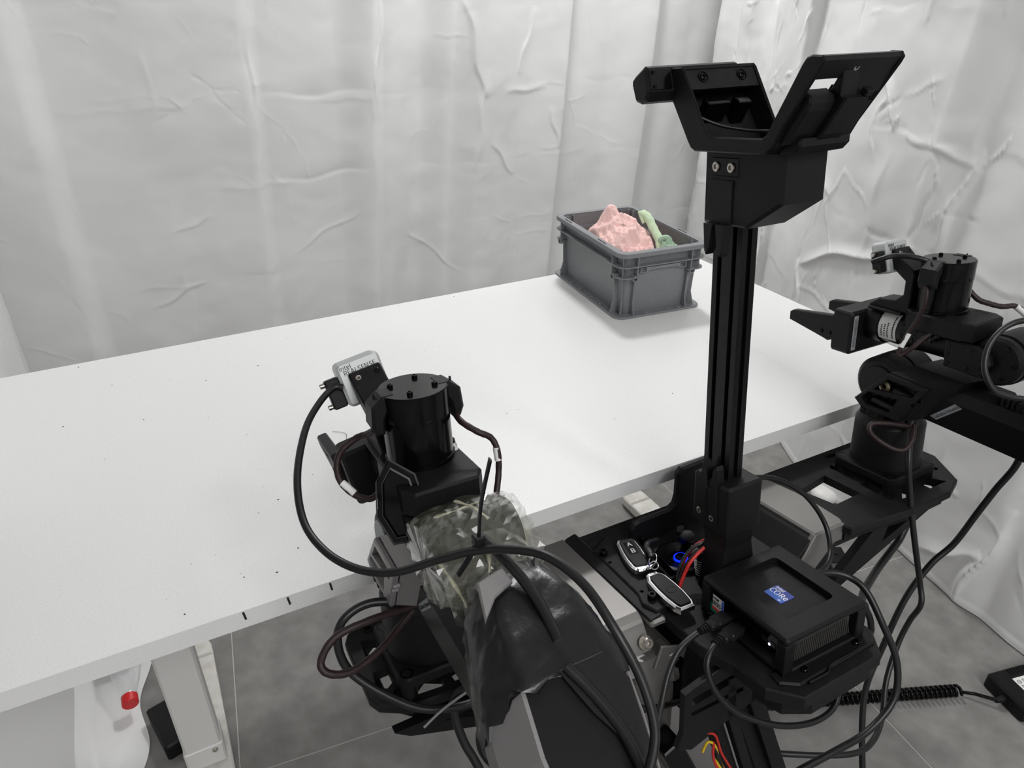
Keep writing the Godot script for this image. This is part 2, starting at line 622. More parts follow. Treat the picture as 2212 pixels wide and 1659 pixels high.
func curtains():
	var n1 := noise(1, 2.0, 3)
	var n2 := noise(2, 5.0, 2)
	var n3 := noise(7, 5.0, 3, true)
	# how the back cloth stands out along x: pleats and stepped overlaps
	var pl := [-1.285, 0.0, -0.257, 0.0209, -0.177, 0.0, 0.096, 0.0084, 0.369, 0.0167, 0.434, 0.0042, 0.675, 0.0, 0.803, 0.0292, 0.851, 0.0, 1.012, -0.0835, 1.124, -0.0292, 1.237, 0.0251, 1.413, 0.0, 1.59, 0.0292, 1.625, -0.0334, 1.799, -0.0251, 2.008, 0.0251, 2.04, -0.02, 2.2, -0.004, 2.3, 0.006, 2.45, -0.02]
	var RB := Rect2(-0.56, 0.0, 3.06, 2.6)
	var bu := 510
	var bv := 430
	var HB := crumple(bu, bv, RB, [-0.482, -0.193, 0.096, 0.393, 0.803, 1.221, 1.606, 2.024], [2.118, 1.813, 1.508, 1.211, 0.914, 0.641, 0.327, 0.03], 0.0017, 120, 77)
	for q in [[0.411, 1.251, 0.393, 0.865, 0.008, 0.0084], [0.835, 1.251, 0.811, 0.833, 0.0128, 0.0098], [1.156, 1.219, 1.237, 0.882, 0.0177, 0.0196], [1.237, 0.93, 1.221, 0.609, 0.0112, 0.0168], [0.418, 0.649, 0.787, 0.665, -0.0064, 0.0168], [0.402, 0.939, 0.803, 0.93, -0.0048, 0.0168], [1.333, 0.898, 1.51, 0.906, 0.0096, 0.014], [1.285, 0.721, 1.397, 0.576, 0.0096, 0.0168], [0.08, 0.512, 0.225, 0.56, 0.0064, 0.0084], [0.964, 0.384, 1.188, 0.191, 0.0064, 0.0084], [0.482, 0.384, 0.755, 0.512, 0.0064, 0.0084], [-0.032, 0.255, 0.161, 0.335, 0.008, 0.0084], [1.445, 1.187, 1.381, 0.962, 0.0112, 0.0168], [1.526, 0.833, 1.59, 0.673, 0.0096, 0.0112]]:
		HB = crease(HB, bu, bv, RB, Vector2(q[0], q[1]), Vector2(q[2], q[3]), q[4] * 0.4, q[5])
	var back := func(u: float, v: float) -> Vector3:
		var i := roundi(u * bu)
		var j := roundi(v * bv)
		var x := RB.position.x + RB.size.x * u
		var y := lerpf(2.6, 0.01, v)
		var lean := (y - 0.75) * (0.03 + 0.055 * clampf(x, 0, 1) - 0.03 * clampf(x - 1.3, 0, 1.5))
		var d: float = steps(x, pl) * (1.0 + 0.25 * n1.get_noise_2d(x * 0.5, y * 0.6))
		d += 0.016 * n1.get_noise_2d(x * 0.6 + 5.0, y * 0.35) + HB[j * (bu + 1) + i]
		d += 0.0012 * n2.get_noise_2d(x * 1.3, y * 1.6)
		return V(x + lean * lerpf(0.3, 1.0, smoothstep(-0.5, 0.2, x)), y, -2.66 + d)
	cloth_thing("back_curtain", "grey-white cloth curtain with ironed fold lines hanging behind the desk", grid_mesh(bu, bv, back), "cloth")
	# the right cloth: its course over the floor, then its pleats along z
	var course := [-2.95, 2.53, -2.65, 2.36, -2.3, 2.15, -1.9, 1.925, -1.6, 1.785, -1.32, 1.66, -1.0, 1.545, -0.6, 1.5, -0.43, 1.48, -0.2, 1.48, 0.6, 1.5]
	var pr := [-2.9, -0.03, -2.62, 0.0, -2.5, 0.05, -2.36, -0.03, -2.2, 0.04, -2.05, -0.03, -1.9, -0.01, -1.83, 0.03, -1.64, 0.028, -1.6, 0.0, -1.3, 0.02, -1.15, 0.03, -1.0, 0.022, -0.88, -0.004, -0.72, 0.018, -0.57, 0.026, -0.5, -0.012, -0.2, -0.015, 0.1, 0.015, 0.5, 0.0]
	var RR := Rect2(-2.95, 0.0, 3.5, 2.6)
	var ru := 560
	var rv := 430
	var HR := crumple(ru, rv, RR, [-2.14, -1.85, -1.63, -1.38, -1.13, -0.92, -0.72, -0.5, -0.28, -0.06, 0.2], [2.3, 2.05, 1.8, 1.5, 1.23, 0.98, 0.74, 0.5, 0.27], 0.0048, 340, 78)
	for q in [[-1.62, 0.36, -1.66, 0.78, 0.016, 0.014], [-1.38, 0.57, -0.97, 0.74, 0.014, 0.014], [-0.93, 0.75, -0.9, 0.98, 0.012, 0.012], [-1.32, 0.4, -1.38, 0.57, 0.012, 0.012], [-1.25, 1.12, -1.13, 0.98, 0.014, 0.012], [-0.7, 0.05, -0.55, 0.16, 0.012, 0.016], [-0.57, 0.0, -0.53, 0.3, 0.016, 0.012], [-0.95, 0.08, -0.75, 0.22, 0.008, 0.012], [-1.6, 0.9, -1.3, 0.78, 0.010, 0.012], [-1.1, 0.98, -0.9, 0.95, 0.008, 0.012]]:
		HR = crease(HR, ru, rv, RR, Vector2(q[0], q[1]), Vector2(q[2], q[3]), q[4], q[5])
	var right := func(u: float, v: float) -> Vector3:
		var i := roundi(u * ru)
		var j := roundi(v * rv)
		var z := RR.position.x + RR.size.x * u
		var y := lerpf(2.6, 0.0, v)
		var d: float = 1.2 * steps(z, pr) * (1.0 + 0.3 * n1.get_noise_2d(z, y * 0.8)) * clampf(0.4 + y * 0.6, 0, 1)
		d += 0.02 * n1.get_noise_2d(z * 0.7 + 9.0, y * 0.5) + HR[j * (ru + 1) + i]
		d += 0.002 * n2.get_noise_2d(z * 1.3 + 2.0, y * 1.6)
		var c := 0.0
		for e in range(0, course.size() - 2, 2):
			if z <= course[e + 2] or e == course.size() - 4:
				c = lerpf(course[e + 1], course[e + 3], (z - course[e]) / (course[e + 2] - course[e]))
				break
		c += 0.012 * sin(z * 8.0 + 1.0) * pow(1.0 - clampf(y / 0.5, 0, 1), 2.0)
		if y < 0.02:
			d += 0.002
		return V(c + 0.012 - d, maxf(y, 0.004), z + (y - 0.9) * 0.05)
	cloth_thing("right_curtain", "bright crumpled white cloth curtain on the right, its hem on the floor tiles", grid_mesh(ru, rv, right), "cloth_right")
	var lp := [V(-0.47, 0, -2.72), V(-0.42, 0, -2.3), V(-0.36, 0, -1.9), V(-0.27, 0, -1.6), V(-0.17, 0, -1.38), V(-0.2, 0, -1.25), V(-0.226, 0, -1.16), V(-0.215, 0, -1.05), V(-0.25, 0, -0.97), V(-0.34, 0, -0.9)]
	var lc := spline(lp, 12)
	var left := func(u: float, v: float) -> Vector3:
		var f := u * (lc.size() - 1)
		var i := mini(int(f), lc.size() - 2)
		var c := lc[i].lerp(lc[i + 1], f - i)
		var wall := -0.335 + minf(0.0, c.z + 1.25) * 0.087 - 0.008 * sin(c.z * 14.0) + 0.01 * n1.get_noise_2d(c.z * 1.5, v)
		if v < 0.6:
			return V(wall + 0.006 * pow(maxf(0, n3.get_noise_2d(c.z, v * 2.0)), 3.0), lerpf(2.6, 0.03, v / 0.6), c.z)
		# the rest of the cloth lies on the floor
		var k := (v - 0.6) / 0.4
		var y := 0.006 + 0.024 * (1.0 - smoothstep(0.0, 0.3, k)) + 0.014 * sin(PI * k) * maxf(0.0, n1.get_noise_2d(c.x * 2.0 + k * 0.4, c.z * 1.6) + 0.25)
		return V(maxf(lerpf(wall, c.x, k), wall), y, c.z + 0.03 * k * sin(k * 5.0))
	cloth_thing("left_curtain", "white cloth curtain past the left desk end, its hem spread under the bottle", grid_mesh(90, 200, left), "cloth")
	var near := func(u: float, v: float) -> Vector3:
		var y := lerpf(0.62, 0.004, v)
		var z := lerpf(-0.9, -0.75, u)
		var x := -0.236 - (0.406 - y) * 0.235
		return V(lerpf(x, -0.6, u) + 0.006 * n1.get_noise_2d(z, y), y, z)
	cloth_thing("curtain_panel", "smooth grey cloth panel below the left end of the desk", grid_mesh(40, 40, near), "cloth")

# ---------------------------------------------------------------- desk
func desk():
	var t := thing("desk", "long white desk with thin top on grey-white legs", "desk", V(0.435, 0, -0.963), ID)
	var st := geo()
	prism(st, Transform3D(Basis(), V(0.435, 0, -0.9635)) * TY, rrect(0.72, 0.3545, 0.006, 3), 0.6995, 0.7, 0.0)
	prism(st, Transform3D(Basis(), V(0.435, 0, -0.9635)) * TY, rrect(0.7195, 0.354, 0.006, 3), 0.675, 0.6995, 0.0006)
	var top := obj("tabletop", st, "table_white", t)
	for x in [0.0, 0.046, 0.092]:
		st = geo()
		box(st, V(x, 0.6925, -0.6089), V(0.0022, 0.011, 0.0012), 0.0003, Basis(Vector3.BACK, 0.12))
		obj("ink_tick", st, "ink", top)
	st = geo()
	var sp := P2([-0.157, -1.303, -0.108, -1.207, 0.03, -1.154, 0.116, -1.169, -0.069, -1.068, -0.055, -0.632, 0.044, -0.765, 0.071, -0.781, 0.123, -0.814, 0.073, -0.679, 0.043, -0.65, 0.009, -0.659, -0.176, -1.101, 0.562, -0.746, 0.446, -0.836, 0.425, -0.834, 0.718, -1.054, 0.419, -1.309, 0.539, -1.303, 0.689, -0.767])
	for i in 60:
		sp.append(Vector2(rng.randf_range(-0.25, 1.1), rng.randf_range(-1.3, -0.63)))
	for i in sp.size():
		var r := rng.randf_range(0.0005, 0.0010) if i < 20 else rng.randf_range(0.0002, 0.0004)
		prism(st, Transform3D(Basis(Vector3.UP, rng.randf() * 3.0).scaled(V(rng.randf_range(1, 1.8), 1, 1)), V(sp[i].x, 0.7, sp[i].y)) * TY, circle(Vector2.ZERO, r, 6), 0.0, 0.0003)
	var sm := obj("dirt_speck", st, "ink", top)
	sm.set_meta("kind", "stuff")
	for s in [[-0.11, 0.04], [1.035, -0.04]]:
		var x: float = s[0]
		st = geo()
		box(st, V(x - s[1] * 0.2, 0.36, -0.985), V(0.062, 0.63, 0.052), 0.004)
		box(st, V(x - s[1] * 0.2, 0.062, -0.985), V(0.066, 0.05, 0.056), 0.003)
		var leg := obj("leg", st, "steel_white", t)
		st = geo()
		socket_screw(st, V(x + 0.01, 0.075, -0.957), Vector3.BACK, 0.005, 0.003)
		obj("leg_bolt", st, "screw_steel", leg)
		st = geo()
		var prof := PackedVector2Array()
		for i in 13:
			prof.append(Vector2(x + 0.033 * cos(PI + PI * i / 12.0), -1.25 + 0.033 * sin(PI + PI * i / 12.0)))
		var cap := prof.duplicate()
		cap.append_array([Vector2(x + 0.033, -1.225), Vector2(x - 0.033, -1.225)])
		prism(st, TY, cap, 0.006, 0.034, 0.004)
		prism(st, TY, P2([x - 0.033, -1.2235, x + 0.033, -1.2235, x + 0.033, -0.7, x - 0.033, -0.7]), 0.006, 0.034, 0.003)
		cyl(st, V(x, 0, -1.24), V(x, 0.007, -1.24), 0.02)
		cyl(st, V(x, 0, -0.72), V(x, 0.007, -0.72), 0.02)
		obj("foot", st, "foot_white", t)
	st = geo()
	box(st, V(0.4625, 0.655, -0.985), V(1.15, 0.04, 0.05), 0.002)
	box(st, V(-0.11, 0.657, -0.963), V(0.05, 0.035, 0.6), 0.002)
	box(st, V(1.035, 0.657, -0.963), V(0.05, 0.035, 0.6), 0.002)
	obj("under_frame", st, "steel_white", t)

# ---------------------------------------------------------------- crate and towels
func crate_frame() -> Transform3D:
	return Transform3D(Basis(Vector3.UP, deg_to_rad(-5.2)), V(0.882, 0.7005, -1.18))

func ring(st: SurfaceTool, ox: float, oz: float, r: float, wd: float, y0: float, y1: float, bev := 0.0):
	var L := []
	for q in [[0.0, y0], [0.0, y1 - bev], [bev, y1], [wd, y1], [wd, y0]]:
		var l := PackedVector3Array()
		for p in rrect(ox - q[0], oz - q[0], maxf(0.003, r - q[0]), 5):
			l.append(V(p.x, q[1], p.y))
		L.append(l)
	loft(st, L, false, false, false, true)

func crate():
	var F := crate_frame()
	var t := thing("crate", "grey plastic stacking crate with ribbed rim holding towels on the desk", "crate", Vector3.ZERO, F)
	var st := geo()
	var L := []
	for q in [[0.078, 0.128, 0.0], [0.087, 0.137, 0.13], [0.0845, 0.1345, 0.13], [0.0845, 0.1345, 0.105], [0.0795, 0.1295, 0.1], [0.0755, 0.1255, 0.004]]:
		var l := PackedVector3Array()
		for p in rrect(q[0], q[1], 0.016, 5):
			l.append(V(p.x, q[2], p.y))
		L.append(l)
	loft(st, L)
	obj("body", st, "crate_grey", t)
	st = geo()
	var cuts := [rrect(0.0855, 0.1355, 0.012, 5)]
	for q in [-1, 1]:
		for z in [-0.09, 0.06]:
			cuts.append(rrect(0.0016, 0.017, 0.0012, 2, Vector2(q * 0.0925, z)))
	prism(st, TY, rrect(0.099, 0.149, 0.02, 5), 0.1295, 0.1325, 0.001, cuts)
	ring(st, 0.099, 0.149, 0.02, 0.003, 0.124, 0.1305)
	obj("rim", st, "crate_grey", t)
	st = geo()
	ring(st, 0.0985, 0.1485, 0.02, 0.0125, 0.1035, 0.1058)
	obj("rib_band", st, "crate_grey", t)
	for sx in [-1, 1]:
		for sz in [-1, 1]:
			st = geo()
			var arc := PackedVector2Array()
			for i in 6:
				var a := PI / 2 * i / 5.0
				arc.append(Vector2(0.0785 + 0.018 * cos(a), 0.1285 + 0.018 * sin(a)))
			arc.append_array([Vector2(0.055, 0.1465), Vector2(0.055, 0.133), Vector2(0.0835, 0.133), Vector2(0.0835, 0.107), Vector2(0.0965, 0.107)])
			var pts := PackedVector2Array()
			for p in arc:
				pts.append(Vector2(p.x * sx, p.y * sz))
			prism(st, TY, pts, 0.0815, 0.0838)
			obj("corner_shelf", st, "crate_grey", t)
			for k in 3:
				st = geo()
				var ang: float = [0.0, PI / 4, PI / 2][k]
				var dir := V(cos(ang) * sx, 0, sin(ang) * sz)
				var o: Vector3 = [V(0.083 * sx, 0, 0.113 * sz), V(0.076 * sx, 0, 0.126 * sz), V(0.06 * sx, 0, 0.133 * sz)][k]
				var prof := P2([-0.01, 0.003, 0.013, 0.003, 0.006, 0.03, 0.008, 0.08, 0.015, 0.084, 0.0155, 0.13, -0.005, 0.13])
				prism(st, Transform3D(dir, Vector3.UP, dir.cross(Vector3.UP), o), prof, -0.0011, 0.0011, 0.0003)
				obj("rib", st, "crate_grey", t)
			st = geo()
			pipe(st, V(0.07 * sx, 0.081, 0.117 * sz), V(0.0985 * sx, 0.081, 0.117 * sz), 0.0062, 0.0042)
			obj("tube_socket", st, "crate_grey", t)
			st = geo()
			pipe(st, V(0.064 * sx, 0.081, 0.12 * sz), V(0.064 * sx, 0.081, 0.1485 * sz), 0.0062, 0.0042)
			obj("tube_socket", st, "crate_grey", t)
	for sz in [-1, 1]:
		st = geo()
		var hp := P2([-0.052, 0.1, -0.052, 0.09, -0.036, 0.09, -0.03, 0.094, 0.032, 0.094, 0.038, 0.09, 0.052, 0.09, 0.052, 0.1])
		prism(st, Transform3D(Basis(), Vector3.ZERO), hp, 0.1405 if sz > 0 else -0.1435, 0.1435 if sz > 0 else -0.1405, 0.0, [rrect(0.006, 0.0036, 0.001, 2, Vector2(-0.044, 0.0952)), rrect(0.006, 0.0036, 0.001, 2, Vector2(0.044, 0.0952))])
		obj("hand_grip", st, "crate_grey", t)
	st = geo()
	ring(st, 0.0985, 0.1485, 0.02, 0.022, 0.0, 0.0035, 0.001)
	var bf := obj("base_flange", st, "crate_grey", t)
	st = geo()
	for z in [-0.06, -0.02, 0.03, 0.07]:
		box(st, V(-0.091, 0.0045, z), V(0.006, 0.004, 0.008), 0.0008)
	for x in [-0.03, 0.02, 0.045]:
		box(st, V(x, 0.0045, 0.141), V(0.008, 0.003, 0.005), 0.0008)
	obj("moulded_tab", st, "crate_grey", bf)

func towels():
	var F := crate_frame()
	var n := noise(5, 18.0, 3)
	var nf := noise(6, 220.0, 2)
	var peaks := [[-0.018, -0.046, 0.044, 0.016, 0.014], [-0.018, -0.03, 0.034, 0.04, 0.036], [0.014, -0.012, 0.03, 0.034, 0.026], [-0.03, 0.035, 0.034, 0.04, 0.035], [0.012, 0.03, 0.024, 0.03, 0.03], [-0.05, -0.05, 0.014, 0.03, 0.04], [-0.04, 0.085, 0.004, 0.03, 0.03], [0.012, 0.085, 0.006, 0.025, 0.02]]
	var pink := func(u: float, v: float) -> Vector3:
		var r := sqrt(v)
		var a := u * TAU
		var edge := 1.0 + 0.06 * sin(a * 3.0 + 1.0) + 0.04 * sin(a * 7.0)
		var x := clampf(-0.017 + cos(a) * r * 0.062 * edge, -0.076, 0.06)
		var z := clampf(0.008 + sin(a) * r * 0.125 * edge, -0.112, 0.126)
		var h := 0.102 + 0.012 * n.get_noise_2d(x * 1.6, z * 1.6) + 0.0012 * n.get_noise_2d(x * 5.0, z * 5.0)
		for p in peaks:
			h += p[2] * exp(-pow((x - p[0]) / p[3], 2) - pow((z - p[1]) / p[4], 2))
		h = 0.172 - log(1.0 + exp((0.172 - h) * 160.0)) / 160.0
		var f := smoothstep(0.72, 1.0, r)
		h = lerpf(h, 0.062, f * f)
		h += 0.0007 * nf.get_noise_2d(x, z)
		return V(x, h, z)
	var o := thing("pink_towel", "pale pink terry towel heaped in the grey crate, one tip standing up", "towel", V(0, 0.06, 0), F)
	put("terry_fabric", grid_mesh(220, 130, pink), "pink_terry", o)
	var st := geo()
	tube(st, [V(0.028, 0.162, 0.005), V(0.033, 0.157, 0.02), V(0.035, 0.140, 0.04), V(0.037, 0.118, 0.066), V(0.03, 0.09, 0.09)], 0.0105, 12, 6, 0.65, 0.06)
	tube(st, [V(0.027, 0.1635, 0.002), V(0.024, 0.158, 0.012), V(0.026, 0.146, 0.022)], 0.006, 10, 6, 0.6)
	solo("green_cloth", st, "green_cloth", F, "pale green rolled cloth tip between pink towel and crate wall", "cloth")
	var nb := noise(9, 60.0, 2)
	var gt := func(u: float, v: float) -> Vector3:
		var a := u * TAU
		var r := sqrt(v)
		var x := clampf(0.046 + cos(a) * r * 0.026, -0.07, 0.0735)
		var z := 0.092 + sin(a) * r * 0.034
		return V(x, 0.119 * (1.0 - 0.22 * pow(r, 3.0)) + 0.008 * nb.get_noise_2d(x * 1.5, z * 1.5) + 0.012 * exp(-pow((x - 0.045) / 0.012, 2) - pow((z - 0.075) / 0.012, 2)) + 0.002 * nf.get_noise_2d(x, z), z)
	var g := thing("green_towel", "sage green fluffy towel edge in the crate corner beside the pink towel", "towel", V(0, 0.06, 0), F)
	put("terry_fabric", grid_mesh(90, 50, gt), "green_terry", g)
	st = geo()
	tube(st, [V(0.035, 0.112, 0.07), V(0.035, 0.124, 0.072), V(0.042, 0.129, 0.076), V(0.05, 0.125, 0.08), V(0.052, 0.108, 0.082)], 0.0055, 10, 6)
	obj("hem_fold", st, "green_terry", g)

# ---------------------------------------------------------------- the robot's torso
func robot_torso():
	var t := thing("robot_torso", "black and silver robot torso deck with two side plates on a slotted black frame", "robot", V(0, -0.05, -0.1), FR)
	var st := geo()
	prism(st, TY, P2([-0.098, -0.262, 0.1, -0.262, 0.1, -0.06, 0.083, -0.045, 0.078, 0.058, 0.056, 0.086, -0.056, 0.088, -0.08, 0.06, -0.084, 0.02, -0.096, -0.02]), -0.066, -0.05, 0.0015)
	var deck := obj("deck", st, "black_dusty", t)
	st = geo()
	prism(st, TY, P2([-0.064, 0.05, 0.076, 0.05, 0.074, 0.062, 0.06, 0.073, -0.05, 0.076, -0.066, 0.064]), -0.052, -0.046, 0.002)
	obj("rear_ledge", st, "black_plastic", t)
	st = geo()
	prism(st, TY, P2([-0.074, 0.045, 0.08, 0.045, 0.07, 0.075, 0.048, 0.082, -0.04, 0.085, -0.066, 0.07]), -0.085, -0.064, 0.003)
	obj("under_skirt", st, "black_plastic", t)
	st = geo()
	for x in [-0.032, 0.043]:
		socket_screw(st, V(x, -0.047, 0.064), Vector3.UP, 0.0042, 0.004)
	obj("deck_screw", st, "black_gloss", deck)
	st = geo()
	tube(st, [V(-0.04, -0.047, 0.078), V(-0.015, -0.047, 0.078), V(-0.008, -0.047, 0.074), V(0.0, -0.047, 0.0715), V(0.03, -0.047, 0.0715), V(0.05, -0.048, 0.068)], 0.0018, 6, 4)
	obj("moulded_ridge", st, "black_plastic", deck)
	# raised strip on the left of the deck, its bolts
	st = geo()
	prism(st, TY, P2([-0.104, -0.215, -0.07, -0.235, -0.058, -0.225, -0.074, -0.115, -0.09, -0.1, -0.09, -0.083, -0.106, -0.079, -0.112, -0.1, -0.106, -0.117, -0.104, -0.19]), -0.052, -0.042, 0.0015, [circle(Vector2(-0.1, -0.1835), 0.0026), circle(Vector2(-0.1, -0.117), 0.0026)])
	var strip := obj("raised_strip", st, "black_dusty", t)
	for z in [-0.201, -0.1]:
		st = geo()
		socket_screw(st, V(-0.098, -0.042, z), Vector3.UP, 0.0052, 0.0075)
		obj("strip_bolt", st, "black_gloss", strip)
	# tray in front of the mast: rim walls, power button with its ring, sprung post
	st = geo()
	var rim := PackedVector2Array()
	prism(st, TY, P2([-0.05, -0.205, -0.046, -0.206, -0.036, -0.2, -0.036, -0.2, -0.04, -0.196, -0.048, -0.112, -0.062, -0.112]), -0.05, -0.035, 0.002)
	obj("tray_rim", st, "black_plastic", t)
	st = geo()
	lathe(st, along(V(-0.014, -0.05, -0.15), V(-0.014, 0, -0.15)), P2([0.032, 0.0, 0.032, 0.006, 0.028, 0.007, 0.0125, 0.004, 0.0125, 0.001, 0, 0.001]), 32)
	var dial := obj("button_dish", st, "black_gloss", t)
	st = geo()
	lathe(st, along(V(-0.014, -0.049, -0.15), V(-0.014, 0, -0.15)), P2([0.0082, 0, 0.0091, 0, 0.0091, 0.003, 0.0087, 0.0034, 0.0082, 0.003, 0.0082, 0]), 32)
	var glow := obj("button_light_ring", st, "blue_glow", dial, "glowing blue ring")
	var bl := OmniLight3D.new()
	bl.name = "button_light"
	bl.light_color = Color(0.1, 0.25, 1.0)
	bl.light_energy = 0.00004
	bl.light_size = 0.008
	bl.shadow_enabled = true
	bl.position = V(-0.014, -0.034, -0.15)
	glow.add_child(bl)
	st = geo()
	cyl(st, V(-0.014, -0.049, -0.15), V(-0.014, -0.0445, -0.15), 0.0072, 0.0008)
	obj("power_button", st, "black_gloss", dial)
	st = geo()
	cyl(st, V(-0.012, -0.05, -0.113), V(-0.012, -0.02, -0.118), 0.005, 0.0008, 16)
	obj("post", st, "black_anodised", t)
	st = geo()
	var hel := []
	for i in 100:
		var a := i * 0.42
		hel.append(V(-0.012 + cos(a) * 0.0066, -0.05 + i * 0.00021, -0.115 - i * 0.00002 + sin(a) * 0.0066))
	tube(st, hel, 0.0008, 6, 1)
	obj("spring", st, "screw_steel", t, "bright coil spring on the short post")
	st = geo()
	cyl(st, V(0.0, -0.03, -0.17), V(0.006, -0.026, -0.163), 0.0135, 0.002)
	obj("round_knob", st, "black_gloss", t)
	st = geo()
	lathe(st, along(V(0.0, -0.024, -0.155), V(0.0005, -0.012, -0.1555)), P2([0, 0, 0.009, 0, 0.009, 0.003, 0.006, 0.007, 0, 0.008]), 20, true)
	obj("lens_cap", st, "mesh_dark", t)
	# silver covers to both sides, folded down at the back
	for s in [-1, 1]:
		st = geo()
		if s < 0:
			var prof := PackedVector2Array([Vector2(-0.272, -0.055), Vector2(-0.268, -0.05), Vector2(-0.105, -0.05)])
			for i in 6:
				var a := PI / 2 - i * 0.24
				prof.append(Vector2(-0.105 + 0.02 * cos(a), -0.07 + 0.02 * sin(a)))
			prof.append_array([Vector2(-0.062, -0.104), Vector2(-0.1, -0.104), Vector2(-0.12, -0.07), Vector2(-0.272, -0.07)])
			prism(st, TX, prof, -0.206, -0.118, 0.001)
		else:
			prism(st, TY, P2([0.147, -0.242, 0.192, -0.238, 0.203, -0.21, 0.208, -0.17, 0.208, -0.13, 0.205, -0.092, 0.199, -0.082, 0.147, -0.082]), -0.06, -0.0325, 0.0025)
			prism(st, Transform3D(), P2([0.147, -0.034, 0.2, -0.034, 0.196, -0.048, 0.15, -0.09, 0.118, -0.09, 0.122, -0.07]), -0.09, -0.0815, 0.001)
		var cover := obj("side_cover", st, "silver", t, "satin silver side cover")
		st = geo()
		if s < 0:
			box(st, V(-0.103, -0.092, -0.058), V(0.04, 0.03, 0.004), 0.001, Basis(Vector3.BACK, -0.35))
			box(st, V(-0.106, -0.056, -0.17), V(0.022, 0.01, 0.19), 0.003)
			obj("cover_flap", st, "silver", cover)
			st = geo()
			box(st, V(-0.109, -0.0492, -0.172), V(0.018, 0.006, 0.188), 0.002, Basis(Vector3.BACK, 0.25))
			obj("edge_seal", st, "black_rubber", t)
			st = geo()
			socket_screw(st, V(-0.126, -0.074, -0.074), V(0, 0.5, 0.86), 0.0065, 0.007)
			lathe(st, along(V(-0.126, -0.075, -0.0755), V(-0.126, -0.0245, 0.0105)), P2([0, 0, 0.0085, 0, 0.0085, 0.002, 0, 0.002]), 20)
			obj("cover_bolt", st, "screw_steel", cover, "steel socket bolt")
		else:
			st = geo()
			prism(st, Transform3D(), P2([0.098, -0.085, 0.147, -0.085, 0.147, -0.038, 0.142, -0.041, 0.106, -0.074]), -0.25, -0.084, 0.001)
			obj("recess_panel", st, "black_dusty", t)
	# plates that carry the arms, pierced by slots
	st = geo()
	var holes := [P2([0.219, -0.173, 0.279, -0.183, 0.281, -0.123, 0.229, -0.12]), P2([0.326, -0.224, 0.348, -0.222, 0.345, -0.214, 0.325, -0.216]), P2([0.303, -0.195, 0.312, -0.2, 0.317, -0.161, 0.308, -0.156]), P2([0.3, -0.139, 0.313, -0.14, 0.309, -0.113, 0.299, -0.109]), P2([0.344, -0.106, 0.35, -0.09, 0.332, -0.081, 0.315, -0.083]), P2([0.37, -0.099, 0.392, -0.102, 0.406, -0.08, 0.37, -0.08]), P2([0.418, -0.13, 0.44, -0.15, 0.436, -0.19, 0.414, -0.18]), circle(Vector2(0.425, -0.112), 0.005)]
	prism(st, TY, P2([0.195, -0.235, 0.43, -0.235, 0.462, -0.195, 0.462, -0.135, 0.424, -0.076, 0.385, -0.06, 0.305, -0.058, 0.2, -0.07, 0.195, -0.085]), -0.047, -0.035, 0.002, holes)
	var pr := obj("arm_plate", st, "black_dusty", t)
	st = geo()
	var lh := [P2([-0.417, -0.209, -0.402, -0.203, -0.405, -0.175, -0.419, -0.179]), P2([-0.419, -0.155, -0.403, -0.156, -0.403, -0.133, -0.412, -0.126, -0.422, -0.132]), P2([-0.374, -0.125, -0.396, -0.108, -0.39, -0.103, -0.36, -0.1, -0.358, -0.115]), P2([-0.35, -0.118, -0.32, -0.125, -0.33, -0.1, -0.348, -0.1]), P2([-0.219, -0.173, -0.279, -0.183, -0.281, -0.123, -0.229, -0.12]), circle(Vector2(-0.404, -0.224), 0.004), circle(Vector2(-0.405, -0.116), 0.004)]
	prism(st, TY, P2([-0.206, -0.245, -0.4, -0.245, -0.427, -0.228, -0.433, -0.215, -0.433, -0.124, -0.427, -0.11, -0.4, -0.092, -0.3, -0.084, -0.21, -0.08, -0.206, -0.09]), -0.052, -0.04, 0.002, lh)
	var pl := obj("arm_plate", st, "black_dusty", t)
	for q in [[-0.404, -0.224, -0.04, pl], [-0.405, -0.116, -0.04, pl], [0.305, -0.096, -0.035, pr]]:
		st = geo()
		pipe(st, V(q[0], q[2] - 0.004, q[1]), V(q[0], q[2] + 0.0008, q[1]), 0.0062, 0.004, 18)
		obj("bushing", st, "black_anodised", q[3])
	st = geo()
	prism(st, TY, P2([-0.4, -0.235, -0.422, -0.215, -0.422, -0.13, -0.396, -0.101, -0.2, -0.088, -0.2, -0.098, -0.39, -0.111, -0.412, -0.135, -0.412, -0.21, -0.395, -0.225]), -0.066, -0.052, 0.0015)
	obj("plate_skirt", st, "black_plastic", t)
	st = geo()
	prism(st, TY, P2([0.2, -0.08, 0.305, -0.067, 0.383, -0.069, 0.413, -0.086, 0.45, -0.14, 0.442, -0.146, 0.408, -0.096, 0.38, -0.08, 0.305, -0.078, 0.2, -0.09]), -0.06, -0.047, 0.0015)
	obj("plate_skirt", st, "black_plastic", t)
	for s in [-1, 1]:
		st = geo()
		prism(st, Transform3D(Basis(Vector3(s, 0, 0), Vector3.UP, Vector3(0, 0, s)), V(0, 0, -0.092)), P2([0.155, -0.06, 0.42, -0.06, 0.405, -0.072, 0.21, -0.145, 0.17, -0.165, 0.15, -0.165]), -0.006, 0.006, 0.001, [P2([0.19, -0.07, 0.27, -0.07, 0.2, -0.13, 0.185, -0.13]), P2([0.3, -0.07, 0.37, -0.07, 0.29, -0.098])])
		obj("plate_brace", st, "black_plastic", t)
	# what stands below the deck
	st = geo()
	var L := []
